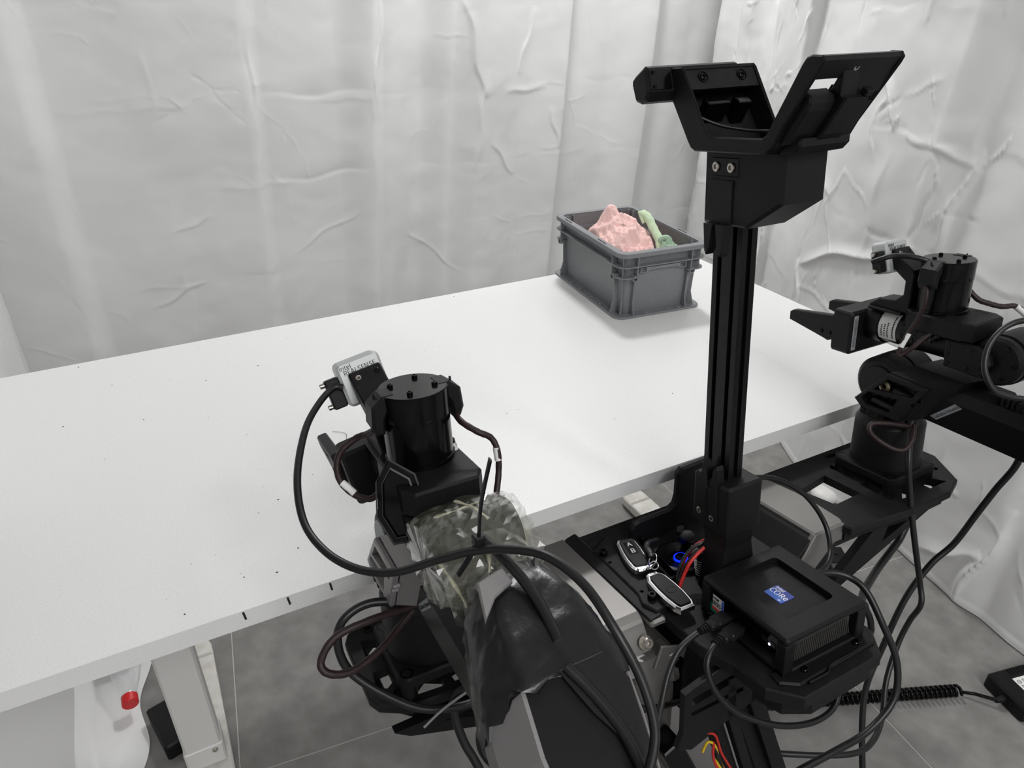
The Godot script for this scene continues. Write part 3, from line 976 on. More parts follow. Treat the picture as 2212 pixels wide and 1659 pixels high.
	for q in [[-0.086, -0.002], [-0.11, -0.001], [-0.15, 0.004], [-0.24, 0.0], [-0.62, -0.01]]:
		var l := PackedVector3Array()
		for p in rrect(0.026, 0.045, 0.014, 5):
			l.append(V(-0.118 + q[1] + p.x, q[0], -0.105 + p.y))
		L.append(l)
	loft(st, L, true, true, true)
	var shroud := obj("side_shroud", st, "silver", t, "curved silver side shroud")
	st = geo()
	box(st, V(-0.099, -0.108, -0.07), V(0.014, 0.05, 0.03), 0.004, Basis(Vector3.BACK, 0.2))
	obj("hinge_lug", st, "silver", shroud)
	st = geo()
	lathe(st, along(V(-0.095, -0.102, -0.056), V(-0.095, -0.098, -0.052)), P2([0, 0, 0.007, 0, 0.007, 0.004, 0.003, 0.004, 0.003, 0.001, 0, 0.001]), 20)
	obj("lug_screw", st, "black_gloss", shroud)
	st = geo()
	box(st, V(0.0, -0.13, -0.12), V(0.16, 0.13, 0.12), 0.004)  # black box behind the dark gaps of the frame
	obj("inner_black_box", st, "black_plastic", t)
	st = geo()
	prism(st, Transform3D(), P2([-0.131, -0.085, -0.056, -0.066, -0.03, -0.066, -0.012, -0.144, -0.05, -0.152, -0.118, -0.172, -0.138, -0.16, -0.131, -0.14]), -0.008, 0.0, 0.001, [P2([-0.121, -0.115, -0.047, -0.116, -0.046, -0.122, -0.119, -0.121]), P2([-0.122, -0.096, -0.06, -0.09, -0.056, -0.101, -0.12, -0.107])])
	obj("slotted_bracket", st, "black_plastic", t)
	for q in [[-0.062, -0.145, 0.1, -0.66, 0.013], [-0.023, -0.148, 0.16, -0.66, 0.02]]:
		st = geo()
		var w: float = q[4] / 2
		prism(st, Transform3D(Basis(), V(0, 0, -0.006)), P2([q[0] - w, q[1] + 0.05, q[0] + w, q[1] + 0.05, q[0] + w, q[1], q[2] + w, q[3], q[2] - w, q[3], q[0] - w, q[1]]), -0.006, 0.006, 0.001)
		prism(st, Transform3D(Basis(), V(-w - 0.009, 0, -0.03)), P2([q[0] - w, q[1], q[0] + w, q[1], q[2] + w, q[3], q[2] - w, q[3]]), -0.006, 0.02, 0.001)
		obj("frame_leg", st, "black_plastic", t)
	st = geo()
	box(st, V(-0.1, -0.245, -0.045), V(0.028, 0.1, 0.03), 0.002, Basis(Vector3.BACK, 0.4))
	obj("control_box", st, "black_gloss", t)
	for q in [["wire_red", [V(-0.104, -0.172, -0.005), V(-0.098, -0.16, -0.002), V(-0.086, -0.166, 0.0), V(-0.08, -0.18, 0.0), V(-0.072, -0.205, 0.0), V(-0.05, -0.25, 0.0)]], ["wire_yellow", [V(-0.098, -0.19, -0.004), V(-0.093, -0.176, -0.002), V(-0.084, -0.184, 0.0), V(-0.076, -0.21, 0.0), V(-0.06, -0.25, 0.0)]], ["wire_black", [V(-0.088, -0.18, -0.002), V(-0.08, -0.2, 0.002), V(-0.07, -0.23, 0.003), V(-0.055, -0.26, 0.003)]], ["wire_red", [V(-0.086, -0.178, 0.0), V(-0.087, -0.2, 0.002), V(-0.076, -0.23, 0.003), V(-0.06, -0.26, 0.0)]], ["wire_yellow", [V(-0.084, -0.205, 0.002), V(-0.074, -0.226, 0.004), V(-0.062, -0.25, 0.004)]]]:
		st = geo()
		tube(st, q[1], 0.0016, 8)
		obj("loom_wire", st, q[0], t)
	# wheeled base on the floor, level with the room
	var RI := FR.affine_inverse()
	st = geo()
	var bb := Basis(RI.basis)
	box(st, RI * V(0.53, 0.09, -0.42), V(0.36, 0.12, 0.42), 0.02, bb)
	box(st, RI * V(0.53, 0.0625, -0.44), V(0.3, 0.025, 0.36), 0.004, bb)
	obj("wheel_base", st, "silver_paint", t)
	for x in [0.39, 0.67]:
		for z in [-0.57, -0.27]:
			st = geo()
			cyl(st, RI * V(x - 0.012, 0.026, z), RI * V(x + 0.012, 0.026, z), 0.026, 0.004)
			obj("wheel", st, "black_rubber", t)

# ---------------------------------------------------------------- the camera mast
func mast():
	var t := thing("camera_mast", "black slotted mast with a V-shaped camera head standing on the robot deck", "mast", V(0, -0.045, -0.1), FR)
	var st := geo()
	var c := PackedVector2Array()
	var q := P2([-0.01, -0.12, -0.003, -0.12, -0.003, -0.1155, 0.003, -0.1155, 0.003, -0.12, 0.01, -0.12, 0.01, -0.113, 0.0055, -0.113, 0.0055, -0.107, 0.01, -0.107, 0.01, -0.093, 0.0055, -0.093, 0.0055, -0.087, 0.01, -0.087, 0.01, -0.08, 0.003, -0.08, 0.003, -0.0845, -0.003, -0.0845, -0.003, -0.08, -0.01, -0.08, -0.01, -0.087, -0.0055, -0.087, -0.0055, -0.093, -0.01, -0.093, -0.01, -0.107, -0.0055, -0.107, -0.0055, -0.113, -0.01, -0.113])
	prism(st, TY, q, 0.03, 0.41)
	obj("slotted_post", st, "black_anodised", t)
	# foot
	st = geo()
	prism(st, TY, rrect(0.0255, 0.029, 0.004, 3, Vector2(0.001, -0.0915)), 0.033, 0.098, 0.003)
	var block := obj("foot_block", st, "black_plastic", t)
	st = geo()
	var L := []
	for r in [[0.034, 0.022, 0.02, -0.086], [0.015, 0.021, 0.018, -0.086], [-0.02, 0.026, 0.018, -0.084], [-0.05, 0.03, 0.02, -0.082]]:
		var l := PackedVector3Array()
		for p in rrect(r[1], r[2], 0.003, 3):
			l.append(V(0.001 + p.x, r[0], r[3] + p.y))
		L.append(l)
	loft(st, L)
	obj("foot_stem", st, "black_plastic", t)
	st = geo()
	prism(st, Transform3D(), P2([-0.05, -0.05, -0.05, -0.024, -0.046, -0.017, -0.038, -0.0145, 0.012, -0.0135, 0.02, -0.008, 0.0235, 0.004, 0.025, 0.036, 0.031, 0.043, 0.09, 0.046, 0.09, -0.05]), -0.216, -0.205, 0.003)
	obj("rear_wall", st, "black_plastic", t)
	for z in [-0.108, -0.087]:
		st = geo()
		socket_screw(st, V(-0.0235, 0.05, z), V(-1, 0, 0), 0.0042, 0.0025)
		obj("foot_screw", st, "screw_steel", block, "bright socket screw")
	clip(t, Transform3D(Basis(Vector3(0, 0, 1), Vector3(0, 1, 0), Vector3(-1, 0, 0)), V(-0.0245, 0.068, -0.093)))
	# neck
	st = geo()
	prism(st, TX, P2([-0.119, 0.455, -0.018, 0.455, -0.018, 0.409, -0.06, 0.383, -0.119, 0.383]), -0.027, 0.027, 0.003)
	var neck := obj("head_neck", st, "black_plastic", t)
	st = geo()
	box(st, V(-0.0268, 0.438, -0.091), V(0.002, 0.017, 0.038), 0.0008)
	obj("screw_recess", st, "black_gloss", neck)
	for z in [-0.101, -0.081]:
		st = geo()
		socket_screw(st, V(-0.0272, 0.438, z), V(-1, 0, 0), 0.0046, 0.0025)
		obj("neck_screw", st, "screw_steel", neck, "bright socket screw")
	clip(t, Transform3D(Basis(Vector3(0, 0, 1), Vector3(0, -1, 0), Vector3(1, 0, 0)) * Basis(Vector3.RIGHT, 0), V(-0.0275, 0.404, -0.0925)))
	# V head: two thin side walls, an outer skin between them
	st = geo()
	var vp := P2([-0.161, 0.52, -0.152, 0.505, -0.123, 0.461, -0.119, 0.456, -0.113, 0.453, -0.029, 0.453, -0.022, 0.4545, -0.016, 0.459, -0.006, 0.475, 0.028, 0.519, 0.0305, 0.5235, 0.028, 0.5275, 0.018, 0.5285, 0.0125, 0.527, 0.0085, 0.522, -0.024, 0.469, -0.028, 0.4665, -0.093, 0.4665, -0.097, 0.469, -0.131, 0.525, -0.1345, 0.528, -0.154, 0.528, -0.159, 0.5255])
	for s in [-1, 1]:
		prism(st, TX, vp, minf(s * 0.046, s * 0.0425), maxf(s * 0.046, s * 0.0425), 0.0013)
	prism(st, TX, P2([-0.158, 0.526, -0.161, 0.52, -0.152, 0.505, -0.123, 0.461, -0.119, 0.456, -0.113, 0.453, -0.029, 0.453, -0.022, 0.4545, -0.016, 0.459, -0.006, 0.475, 0.006, 0.491, 0.003, 0.492, -0.009, 0.477, -0.019, 0.4615, -0.0235, 0.4575, -0.029, 0.456, -0.112, 0.456, -0.117, 0.4585, -0.12, 0.463, -0.149, 0.507, -0.157, 0.519, -0.155, 0.524]), -0.0428, 0.0428)
	prism(st, TX, P2([-0.156, 0.5275, -0.1345, 0.528, -0.1325, 0.5255, -0.156, 0.524]), -0.0428, 0.0428)
	prism(st, TX, P2([0.0035, 0.512, 0.0185, 0.5105, 0.029, 0.5235, 0.027, 0.527, 0.018, 0.528, 0.0135, 0.526]), -0.0428, 0.0428)
	var leg := obj("forked_head", st, "black_plastic", t)
	st = geo()
	prism(st, TX, P2([-0.1375, 0.527, -0.134, 0.5255, -0.1235, 0.5075, -0.127, 0.506]), -0.0428, 0.0428)
	obj("inner_panel", st, "black_dusty", leg)
	for x in [-0.024, 0.024]:
		st = geo()
		var at := V(x, 0.518, -0.1292)
		socket_screw(st, at, V(0, 0.5, 0.86), 0.0034, 0.0016)
		pipe(st, at, at + V(0, 0.0005, 0.0009), 0.0056, 0.005, 18)
		obj("fork_screw", st, "black_gloss", leg)
	st = geo()
	box(st, V(-0.012, 0.486, -0.128), V(0.028, 0.026, 0.01), 0.001, Basis(Vector3.RIGHT, 0.57))
	box(st, V(0.018, 0.484, -0.127), V(0.016, 0.03, 0.012), 0.001, Basis(Vector3.RIGHT, 0.57))
	obj("circuit_block", st, "black_gloss", leg)
	st = geo()
	tube(st, [V(-0.034, 0.482, -0.118), V(-0.018, 0.474, -0.108), V(0.005, 0.4685, -0.098), V(0.02, 0.4665, -0.085)], 0.0015, 8)
	obj("head_wire", st, "cable_black", leg)
	st = geo()
	tube(st, [V(0.012, 0.4675, -0.07), V(0.03, 0.468, -0.066), V(0.04, 0.467, -0.06)], 0.0007, 6)
	obj("head_wire", st, "label_grey", leg)
	st = geo()
	socket_screw(st, V(-0.002, 0.5185, 0.0225), V(0, -0.55, 0.83), 0.0032, 0.002)
	obj("bright_screw", st, "screw_steel", leg)
	st = geo()
	# housing on the outside of the rear leg, in (along the leg, out of it)
	var HT := Transform3D(Vector3(0, 0.79, 0.613), Vector3(0, -0.613, 0.79), Vector3(1, 0, 0), V(0, 0.482, 0.0))
	prism(st, HT, P2([0.021, -0.008, 0.022, 0.002, 0.018, 0.0055, 0.012, 0.007, -0.02, 0.007, -0.024, 0.004, -0.025, -0.008]), -0.04, -0.012, 0.0015)
	prism(st, HT, P2([0.024, -0.008, 0.026, 0.012, -0.008, 0.013, -0.017, 0.011, -0.023, 0.006, -0.025, -0.008]), -0.012, 0.016, 0.0015)
	prism(st, HT, P2([0.022, -0.004, 0.042, -0.006, 0.041, -0.003, 0.0245, 0.0085]), -0.014, 0.004, 0.001)
	prism(st, HT, P2([0.02, -0.007, 0.044, -0.007, 0.044, -0.003, 0.02, -0.001]), 0.003, 0.043, 0.0005)
	box(st, HT * V(0.029, 0.009, 0.012), V(0.006, 0.007, 0.008), 0.001, HT.basis)
	obj("sensor_housing", st, "black_plastic", leg)
	st = geo()
	prism(st, TX, P2([-0.014, 0.466, 0.0, 0.4655, 0.0, 0.459, -0.006, 0.453, -0.026, 0.4495]), -0.03, 0.03, 0.002)
	obj("fork_root", st, "black_plastic", leg)
	# stereo camera in front of the front leg
	st = geo()
	prism(st, TX, P2([-0.154, 0.5305, -0.15, 0.529, -0.144, 0.508, -0.149, 0.499, -0.158, 0.497, -0.167, 0.4995, -0.1725, 0.514, -0.1725, 0.519, -0.169, 0.522]), -0.076, 0.04, 0.003)
	var bar := obj("camera_bar", st, "black_plastic", t)
	st = geo()
	prism(st, Transform3D(Vector3.RIGHT, V(0, 0.962, -0.274), V(0, 0.274, 0.962), V(-0.061, 0.5185, -0.1463)), rrect(0.0125, 0.0095, 0.002, 3), -0.001, 0.0006, 0.0003)
	obj("end_plate", st, "black_gloss", bar)
	for y in [[0.525, -0.1475], [0.5125, -0.144]]:
		st = geo()
		socket_screw(st, V(-0.069, y[0], y[1]), V(0, 0.274, 0.962), 0.0018, 0.0012)
		obj("end_screw", st, "black_gloss", bar)

# a hooked cable clip, its face along T's z
func clip(t: Node3D, T: Transform3D):
	var st := geo()
	prism(st, T, P2([-0.0145, -0.022, 0.0145, -0.022, 0.0145, 0.02, -0.0145, 0.02]), -0.0012, 0.0014, 0.0005)
	for s in [-1, 1]:
		prism(st, T, P2([s * 0.0145, 0.019, s * 0.002, 0.019, s * 0.005, 0.042, s * 0.0095, 0.05, s * 0.012, 0.046]), -0.009, 0.0014, 0.0005)
	prism(st, T, P2([-0.0035, -0.014, 0.0035, -0.014, 0.0035, -0.0128, -0.0025, -0.0128, -0.0025, 0.018, -0.0035, 0.018]), 0.001, 0.0022)
	obj("cable_clip", st, "black_plastic", t)

# ---------------------------------------------------------------- the small computer
func computer():
	var t := thing("mini_computer", "black boxed mini computer with blue badge on its recessed lid behind the mast", "computer", V(0, -0.047, 0), FR)
	var st := geo()
	prism(st, TY, rrect(0.058, 0.0615, 0.004, 3), -0.0085, 0.0, 0.0025, [rrect(0.0355, 0.0415, 0.006, 4, Vector2(0, -0.003))])
	for s in [[-1, -1, 0.012], [1, -1, 0.012], [-1, 1, 0.013], [1, 1, 0.013]]:
		var hx := 0.0065
		box(st, V(s[0] * (0.058 - hx), -0.028, s[1] * (0.0615 - s[2] / 2)), V(hx * 2, 0.04, s[2]), 0.001)
	box(st, V(0, -0.0445, 0.0), V(0.116, 0.006, 0.123), 0.0015)
	obj("case", st, "black_plastic", t)
	st = geo()
	box(st, V(0.003, -0.0275, 0.0), V(0.096, 0.031, 0.108), 0.001)
	obj("inner_body", st, "black_gloss", t)
	st = geo()
	box(st, V(0, -0.0098, -0.003), V(0.074, 0.003, 0.086), 0.0005)
	var lid := obj("lid_panel", st, "black_dusty", t)
	st = geo()
	prism(st, Transform3D(Basis(), V(-0.003, -0.0083, -0.001)) * TY, rrect(0.0105, 0.0125, 0.002, 3), 0, 0.0005, 0.0)
	var badge := obj("badge", st, "badge_blue", t, "blue square badge with white lettering")
	st = geo()
	prism(st, Transform3D(Basis(), V(-0.008, -0.00778, -0.001)) * TY, rrect(0.0048, 0.0115, 0.001, 3), 0, 0.0001, 0.0)
	obj("badge_band", st, "badge_mid", badge)
	# lines of the badge run away from the viewer, tops to the robot's right
	var face := Basis(V(0, 0, 1), V(1, 0, 0), V(0, 1, 0))
	words(badge, "CORe", 0.0098, Transform3D(face, V(-0.0032, -0.0076, -0.001)), "ink_white")
	words(badge, "intel", 0.0055, Transform3D(face, V(0.0042, -0.0076, -0.006)), "ink_white")
	words(badge, "i9", 0.004, Transform3D(face, V(-0.0105, -0.0076, 0.006)), "ink_white")
	# port side
	st = geo()
	box(st, V(-0.0455, -0.028, 0.0), V(0.003, 0.03, 0.094), 0.0005)
	var ports := obj("port_panel", st, "black_gloss", t)
	st = geo()
	box(st, V(-0.0555, -0.025, -0.037), V(0.0006, 0.019, 0.017), 0.0002)
	var stick := obj("sticker", st, "paper_white", t, "white sticker with red and blue edges")
	st = geo()
	box(st, V(-0.0559, -0.0325, -0.037), V(0.0003, 0.004, 0.017), 0.0)
	obj("red_band", st, "badge_red", stick)
	st = geo()
	box(st, V(-0.0559, -0.023, -0.0297), V(0.0003, 0.0145, 0.0028), 0.0)
	obj("blue_band", st, "badge_mid", stick)
	st = geo()
	box(st, V(-0.0545, -0.034, -0.045), V(0.0006, 0.012, 0.012), 0.0)
	obj("green_corner", st, "badge_green", stick)
	var side := Basis(V(0, 0, 1), V(0, 1, 0), V(-1, 0, 0))
	words(stick, "intel", 0.005, Transform3D(side, V(-0.0562, -0.0185, -0.040)), "ink")
	words(stick, "iRIS", 0.008, Transform3D(side, V(-0.0562, -0.0255, -0.0385)), "ink")
	st = geo()
	cyl(st, V(-0.0472, -0.031, 0.031), V(-0.0465 - 0.0015, -0.031, 0.031), 0.0016, 0.0003, 12)
	obj("status_light", st, "white_glow", ports)
	var sl := OmniLight3D.new()
	sl.name = "status_glow"
	sl.light_energy = 0.00003
	sl.light_size = 0.002
	sl.shadow_enabled = true
	sl.position = V(-0.0495, -0.031, 0.031)
	ports.add_child(sl)
	st = geo()
	for z in [0.024, 0.036]:
		box(st, V(-0.0472, -0.029, z), V(0.001, 0.006, 0.007), 0.0003)
	obj("port", st, "black_plastic", ports)
	# vent at the back
	st = geo()
	box(st, V(-0.004, -0.027, 0.0545), V(0.088, 0.024, 0.002), 0.0005)
	var vent := obj("vent_mesh", st, "mesh_dark", t)
	st = geo()
	for i in 30:
		box(st, V(-0.046 + i * 0.0029, -0.027, 0.0558), V(0.0011, 0.023, 0.001), 0.0, Basis(Vector3.BACK, 0.3))
	obj("mesh_wire", st, "mesh_dark", vent)

# ---------------------------------------------------------------- the arms
func arm(s: int):
	var L := s < 0
	var X := -0.355 if L else 0.357
	var A := Transform3D(Basis(), V(X, 0, 0))
	var t := thing("manipulator", "folded robot arm nearest the camera, its forearm wrapped in glossy black tape" if L else "folded black robot arm on the far right plate, label on its wrist tube", "robot arm", V(X, -0.037, -0.146), FR)
	var shell := "silver_paint" if L else "black_plastic"
	var st := geo()
	prism(st, A * TY, rrect(0.05, 0.05, 0.012, 4, Vector2(0, -0.146)), -0.025, -0.012, 0.002)
	for x in [-0.04, 0.04]:
		for z in [-0.186, -0.106]:
			cyl(st, V(X + x, -0.04, z), V(X + x, -0.02, z), 0.0085, 0.0005, 18)
	var fl := obj("base_flange", st, "black_plastic", t)
	for x in [-0.04, 0.04]:
		for z in [-0.186, -0.106]:
			st = geo()
			lathe(st, along(V(X + x, -0.0122, z), V(X + x, -0.0105, z)), P2([0, 0.0, 0.0066, 0, 0.0066, 0.0005, 0.0052, 0.0005, 0.005, -0.003, 0, -0.003]), 18)
			obj("flange_bolt", st, "black_gloss", fl)
	st = geo()
	lathe(st, along(V(X, -0.0125, -0.146), V(X, 0, -0.146)), P2([0, 0, 0.0485, 0, 0.0485, 0.002, 0.0468, 0.002, 0.0455, 0.064, 0.038, 0.078, 0.0, 0.078]), 40)
	obj("base_housing", st, "black_plastic", t)
	st = geo()
	prism(st, A * TX, P2([-0.172, 0.062, -0.112, 0.062, -0.118, 0.1, -0.165, 0.1]), -0.03, 0.034, 0.002)
	var yoke := obj("shoulder_yoke", st, "black_plastic", t)
	st = geo()
	box(st, V(X - 0.041, 0.071, -0.146), V(0.008, 0.01, 0.036), 0.001)
	for z in [-0.158, -0.146, -0.134]:
		socket_screw(st, V(X - 0.0445, 0.071, z), V(-1, 0, 0), 0.003, 0.002)
	obj("yoke_tab", st, "black_anodised", yoke)
	st = geo()
	lathe(st, along(V(X - 0.032, 0.112, -0.15), V(X, 0.112, -0.15)), P2([0, 0, 0.031, 0, 0.037, 0.005, 0.038, 0.03, 0.036, 0.031, 0.036, 0.034, 0.038, 0.035, 0.038, 0.068, 0.034, 0.074, 0, 0.074]), 40)
	var sm := obj("shoulder_motor", st, "black_plastic", t)
	st = geo()
	cyl(st, V(X - 0.0325, 0.112, -0.15), V(X - 0.0345, 0.112, -0.15), 0.025, 0.0006, 36)
	obj("motor_cap", st, "label_grey" if L else "black_anodised", sm)
	# link cover: a pierced plate on the outside, a shell behind it
	st = geo()
	var op := P2([-0.174, 0.086, -0.128, 0.137, -0.069, 0.133, -0.104, 0.074, -0.162, 0.076])
	prism(st, A * TX, op, -0.047, -0.041, 0.0015, [P2([-0.146, 0.108, -0.127, 0.129, -0.082, 0.127, -0.089, 0.115]), P2([-0.163, 0.091, -0.152, 0.103, -0.108, 0.106, -0.119, 0.083, -0.155, 0.083]), circle(Vector2(-0.0865, 0.105), 0.0026), circle(Vector2(-0.079, 0.114), 0.0026)])
	var cov := obj("link_cover", st, shell, t)
	st = geo()
	lathe(st, along(V(X - 0.038, 0.114, -0.135), V(X - 0.041, 0.114, -0.135)), P2([0.004, 0, 0.0085, 0, 0.0085, 0.002, 0.007, 0.003, 0.006, 0.002, 0.004, 0.003]), 22)
	obj("bearing", st, "brass", cov)
	st = geo()
	cyl(st, V(X - 0.037, 0.112, -0.12), V(X - 0.037, 0.107, -0.088), 0.008, 0.001, 18)
	cyl(st, V(X - 0.038, 0.09, -0.15), V(X - 0.038, 0.086, -0.112), 0.006, 0.001, 18)
	obj("cover_insert", st, "black_anodised", cov)
	st = geo()
	var la := PackedVector3Array()
	var lb := PackedVector3Array()
	var lc := PackedVector3Array()
	for p in op:
		la.append(V(X - 0.041, p.y, p.x))
	for p in P2([-0.16, 0.1, -0.108, 0.149, -0.04, 0.146, -0.075, 0.085, -0.15, 0.085]):
		lb.append(V(X - 0.022, p.y, p.x))
	for p in P2([-0.15, 0.11, -0.1, 0.151, -0.025, 0.148, -0.05, 0.09, -0.14, 0.09]):
		lc.append(V(X + 0.02, p.y, p.x))
	loft(st, [la, lb, lc], false)
	obj("link_shell", st, shell, t)
	# upper arm: a chamfered beam running back to the elbow
	st = geo()
	var sl := -0.063
	var d := V(0, sl, 1).normalized()
	var T := Transform3D(Vector3.RIGHT, d.cross(Vector3.RIGHT), d, V(X, 0.084, -0.095))
	prism(st, T, P2([-0.027, 0, 0.027, 0, 0.027, 0.037, 0.017, 0.051, -0.017, 0.051, -0.027, 0.037]), 0, 0.36, 0.001)
	obj("upper_arm", st, "black_anodised", t)
	st = geo()
	prism(st, T, P2([-0.018, 0.05, 0.02, 0.05, 0.02, 0.058, -0.008, 0.058]), 0.0, 0.09, 0.001)
	for i in 4:
		box(st, T * V(-0.006, 0.058, 0.096 + i * 0.006), V(0.026, 0.01, 0.003), 0.0005)
	obj("beam_collar", st, shell if not L else "black_plastic", t)
	st = geo()
	var LT := Transform3D(T.basis.z, T.basis.y, -T.basis.x, T * V(-0.0272, 0, 0))
	prism(st, LT, P2([0.021, 0.008, 0.03, 0.006, 0.058, 0.034, 0.048, 0.0365]), 0, 0.0004)
	var lab := obj("name_label", st, "label_grey", t, "narrow grey name label")
	words(lab, "Galaxea Dynamics", 0.0052, Transform3D(Basis(LT.basis.x * 0.707 + LT.basis.y * 0.707, LT.basis.y * 0.707 - LT.basis.x * 0.707, LT.basis.z), LT * V(0.041, 0.0225, 0.0005)), "ink", "lettering", "Droid Serif", 0.9)
	st = geo()
	var e := T * V(0, 0.03, 0.365)
	lathe(st, along(e + V(-0.036, 0, 0), e), P2([0, 0, 0.036, 0, 0.041, 0.005, 0.041, 0.067, 0.036, 0.072, 0, 0.072]), 36)
	obj("elbow_motor", st, "black_plastic", t)
	# forearm: from the elbow forward and up to the wrist
	var fd := V(0, -0.447, 0.894)
	var FT := Transform3D(Vector3.RIGHT, fd.cross(Vector3.RIGHT), fd, V(X, 0.173, 0.047))
	var secs := [[-0.012, 0.022, 0.016, 0.009], [0.012, 0.035, 0.024, 0.007], [0.05, 0.043, 0.03, 0.006], [0.08, 0.0485, 0.03, 0.005], [0.12, 0.0475, 0.03, -0.002], [0.17, 0.04, 0.03, -0.008], [0.24, 0.036, 0.03, -0.014]]
	var loops := []
	for q in secs:
		var w: float = q[1]
		var h: float = q[2]
		var l := PackedVector3Array()
		for p in [[-1.0, -h], [1.0, -h], [1.0, h * 0.6], [0.86, h], [-0.62, h], [-1.0, 0.0]]:
			l.append(FT * V(q[3] + p[0] * w, p[1], q[0]))
		loops.append(l)
	st = geo()
	loft(st, loops)
	var fore := obj("forearm", st, "black_plastic", t)
	# silver edge strips along both sides of the forearm
	st = geo()
	var strip := []
	for q in secs:
		var w: float = q[1]
		var h: float = q[2]
		var l := PackedVector3Array()
		for p in [[-1.0, -h * 0.9], [-1.05, -h * 0.9], [-1.05, 0.0], [-0.64, h + 0.001], [-0.58, h + 0.0005], [-0.62, h - 0.001], [-1.0, -0.001]]:
			l.append(FT * V(q[3] + p[0] * w, p[1], q[0]))
		strip.append(l)
	loft(st, strip)
	obj("edge_strip", st, shell, fore)
	st = geo()
	strip = []
	for q in secs:
		var w: float = q[1]
		var h: float = q[2]
		var l := PackedVector3Array()
		for p in [[1.0, -h * 0.9], [1.04, -h * 0.9], [1.04, h * 0.62], [1.0, h * 0.68], [0.97, h * 0.64]]:
			l.append(FT * V(q[3] + p[0] * w, p[1], q[0]))
		strip.append(l)
	loft(st, strip)
	obj("edge_strip", st, shell, fore)
	st = geo()
	box(st, FT * V(0.018, 0.0295, 0.2), V(0.034, 0.003, 0.05), 0.001, FT.basis)  # near-black insert standing for the shaded recess opening
	obj("dark_recess_insert", st, "black_gloss", fore)
	# wrist pitch motor and its link plate
	st = geo()
	lathe(st, along(V(X - 0.026, 0.185, -0.008), V(X, 0.185, -0.008)), P2([0, 0, 0.026, 0, 0.0295, 0.003, 0.0295, 0.01, 0.0275, 0.0105, 0.0275, 0.013, 0.031, 0.0135, 0.031, 0.06, 0.027, 0.066, 0, 0.066]), 40)
	var wm := obj("wrist_motor", st, "black_plastic", t)
	st = geo()
	for i in 6:
		var a := TAU * i / 6.0
		socket_screw(st, V(X - 0.026, 0.185 + sin(a) * 0.021, -0.008 + cos(a) * 0.021), V(-1, 0, 0), 0.003, 0.001)
	obj("motor_screw", st, "black_gloss", wm)
	st = geo()
	prism(st, A * TX, P2([-0.066, 0.199, -0.028, 0.2, -0.012, 0.193, -0.008, 0.182, -0.02, 0.163, -0.064, 0.166]), -0.036, -0.027, 0.0015)
	var lk := obj("link_plate", st, "black_plastic", t)
	for q in [[-0.061, 0.194], [-0.061, 0.183], [-0.06, 0.171], [-0.034, 0.194], [-0.035, 0.171], [-0.018, 0.19], [-0.018, 0.178]]:
		st = geo()
		socket_screw(st, V(X - 0.0358, q[1], q[0]), V(-1, 0, 0), 0.003, 0.001)
		obj("plate_screw", st, "black_gloss", lk)
	st = geo()
	prism(st, A * TX, P2([-0.066, 0.202, -0.012, 0.202, -0.012, 0.167, -0.062, 0.167]), 0.027, 0.036, 0.0015)
	obj("link_plate", st, "black_plastic", t)
	# roll tube with rings
	st = geo()
	lathe(st, along(V(X, 0.187, -0.055), V(X, 0.187, -0.2)), P2([0, 0, 0.0235, 0, 0.0235, 0.055, 0.0228, 0.0555, 0.0228, 0.058, 0.0235, 0.0585, 0.0235, 0.113, 0.0262, 0.114, 0.0262, 0.137, 0, 0.137]), 40)
	var tb := obj("roll_tube", st, "black_anodised", t)
	st = geo()
	for i in 8:
		var a := TAU * i / 8.0 + 0.2
		for z in [-0.134, -0.118]:
			box(st, V(X + cos(a) * 0.0234, 0.187 + sin(a) * 0.0234, z), V(0.002, 0.007, 0.0035), 0.0, Basis(Vector3.BACK, a))  # raised pads drawn where the tube has dark slots
	obj("tube_slot_pad", st, "black_anodised", tb)
	if not L:
		st = geo()
		var l0 := []
		for z in [-0.172, -0.142]:
			var l := PackedVector3Array()
			for i in 15:
				var a := PI * 0.66 + i * 0.125
				l.append(V(X + cos(a) * 0.0239, 0.187 + sin(a) * 0.0239, z))
			for i in 15:
				var a := PI * 0.66 + (14 - i) * 0.125
				l.append(V(X + cos(a) * 0.0236, 0.187 + sin(a) * 0.0236, z))
			l0.append(l)
		loft(st, l0, true)
		var stk := obj("asset_sticker", st, "paper_white", t, "white asset sticker with rows of small print")
		for r in [[-0.1695, 0.0028, 7, 0.095, 1.0], [-0.163, 0.0017, 6, 0.5, 0.6], [-0.1585, 0.0017, 7, 0.45, 0.65], [-0.154, 0.0016, 9, 0.38, 0.7], [-0.1465, 0.0018, 14, 0.1, 1.0]]:
			st = geo()
			for k in r[2]:
				var a: float = PI * 0.66 + 0.12 + (r[3] + (1.0 - r[3]) * k / r[2]) * 1.5
				for j in 3:
					var aa: float = a + (j - 1) * 0.022
					box(st, V(X + cos(aa) * 0.024, 0.187 + sin(aa) * 0.024, r[0] + (j % 2) * 0.0004), V(0.0002, 0.0005 + 0.0003 * ((k + j) % 3), r[1]), 0.0, Basis(Vector3.BACK, aa))
				box(st, V(X + cos(a) * 0.024, 0.187 + sin(a) * 0.024, r[0] + r[1] * 0.3 * (1 - 2 * (k % 2))), V(0.0002, 0.0016, 0.0004), 0.0, Basis(Vector3.BACK, a))
			obj("print_row", st, "ink", stk)
	# gripper; the near arm's wrist is rolled a little
	var hub := Transform3D(Basis(), V(X, 0.187, 0))
	var W := hub * Transform3D(Basis(Vector3.BACK, deg_to_rad(10.0 if L else 0.0)), Vector3.ZERO) * hub.affine_inverse()
	st = geo()
	prism(st, Transform3D(Basis(), V(X, 0.176, 0)), rrect(0.05, 0.031, 0.006, 3), -0.222, -0.19, 0.003)
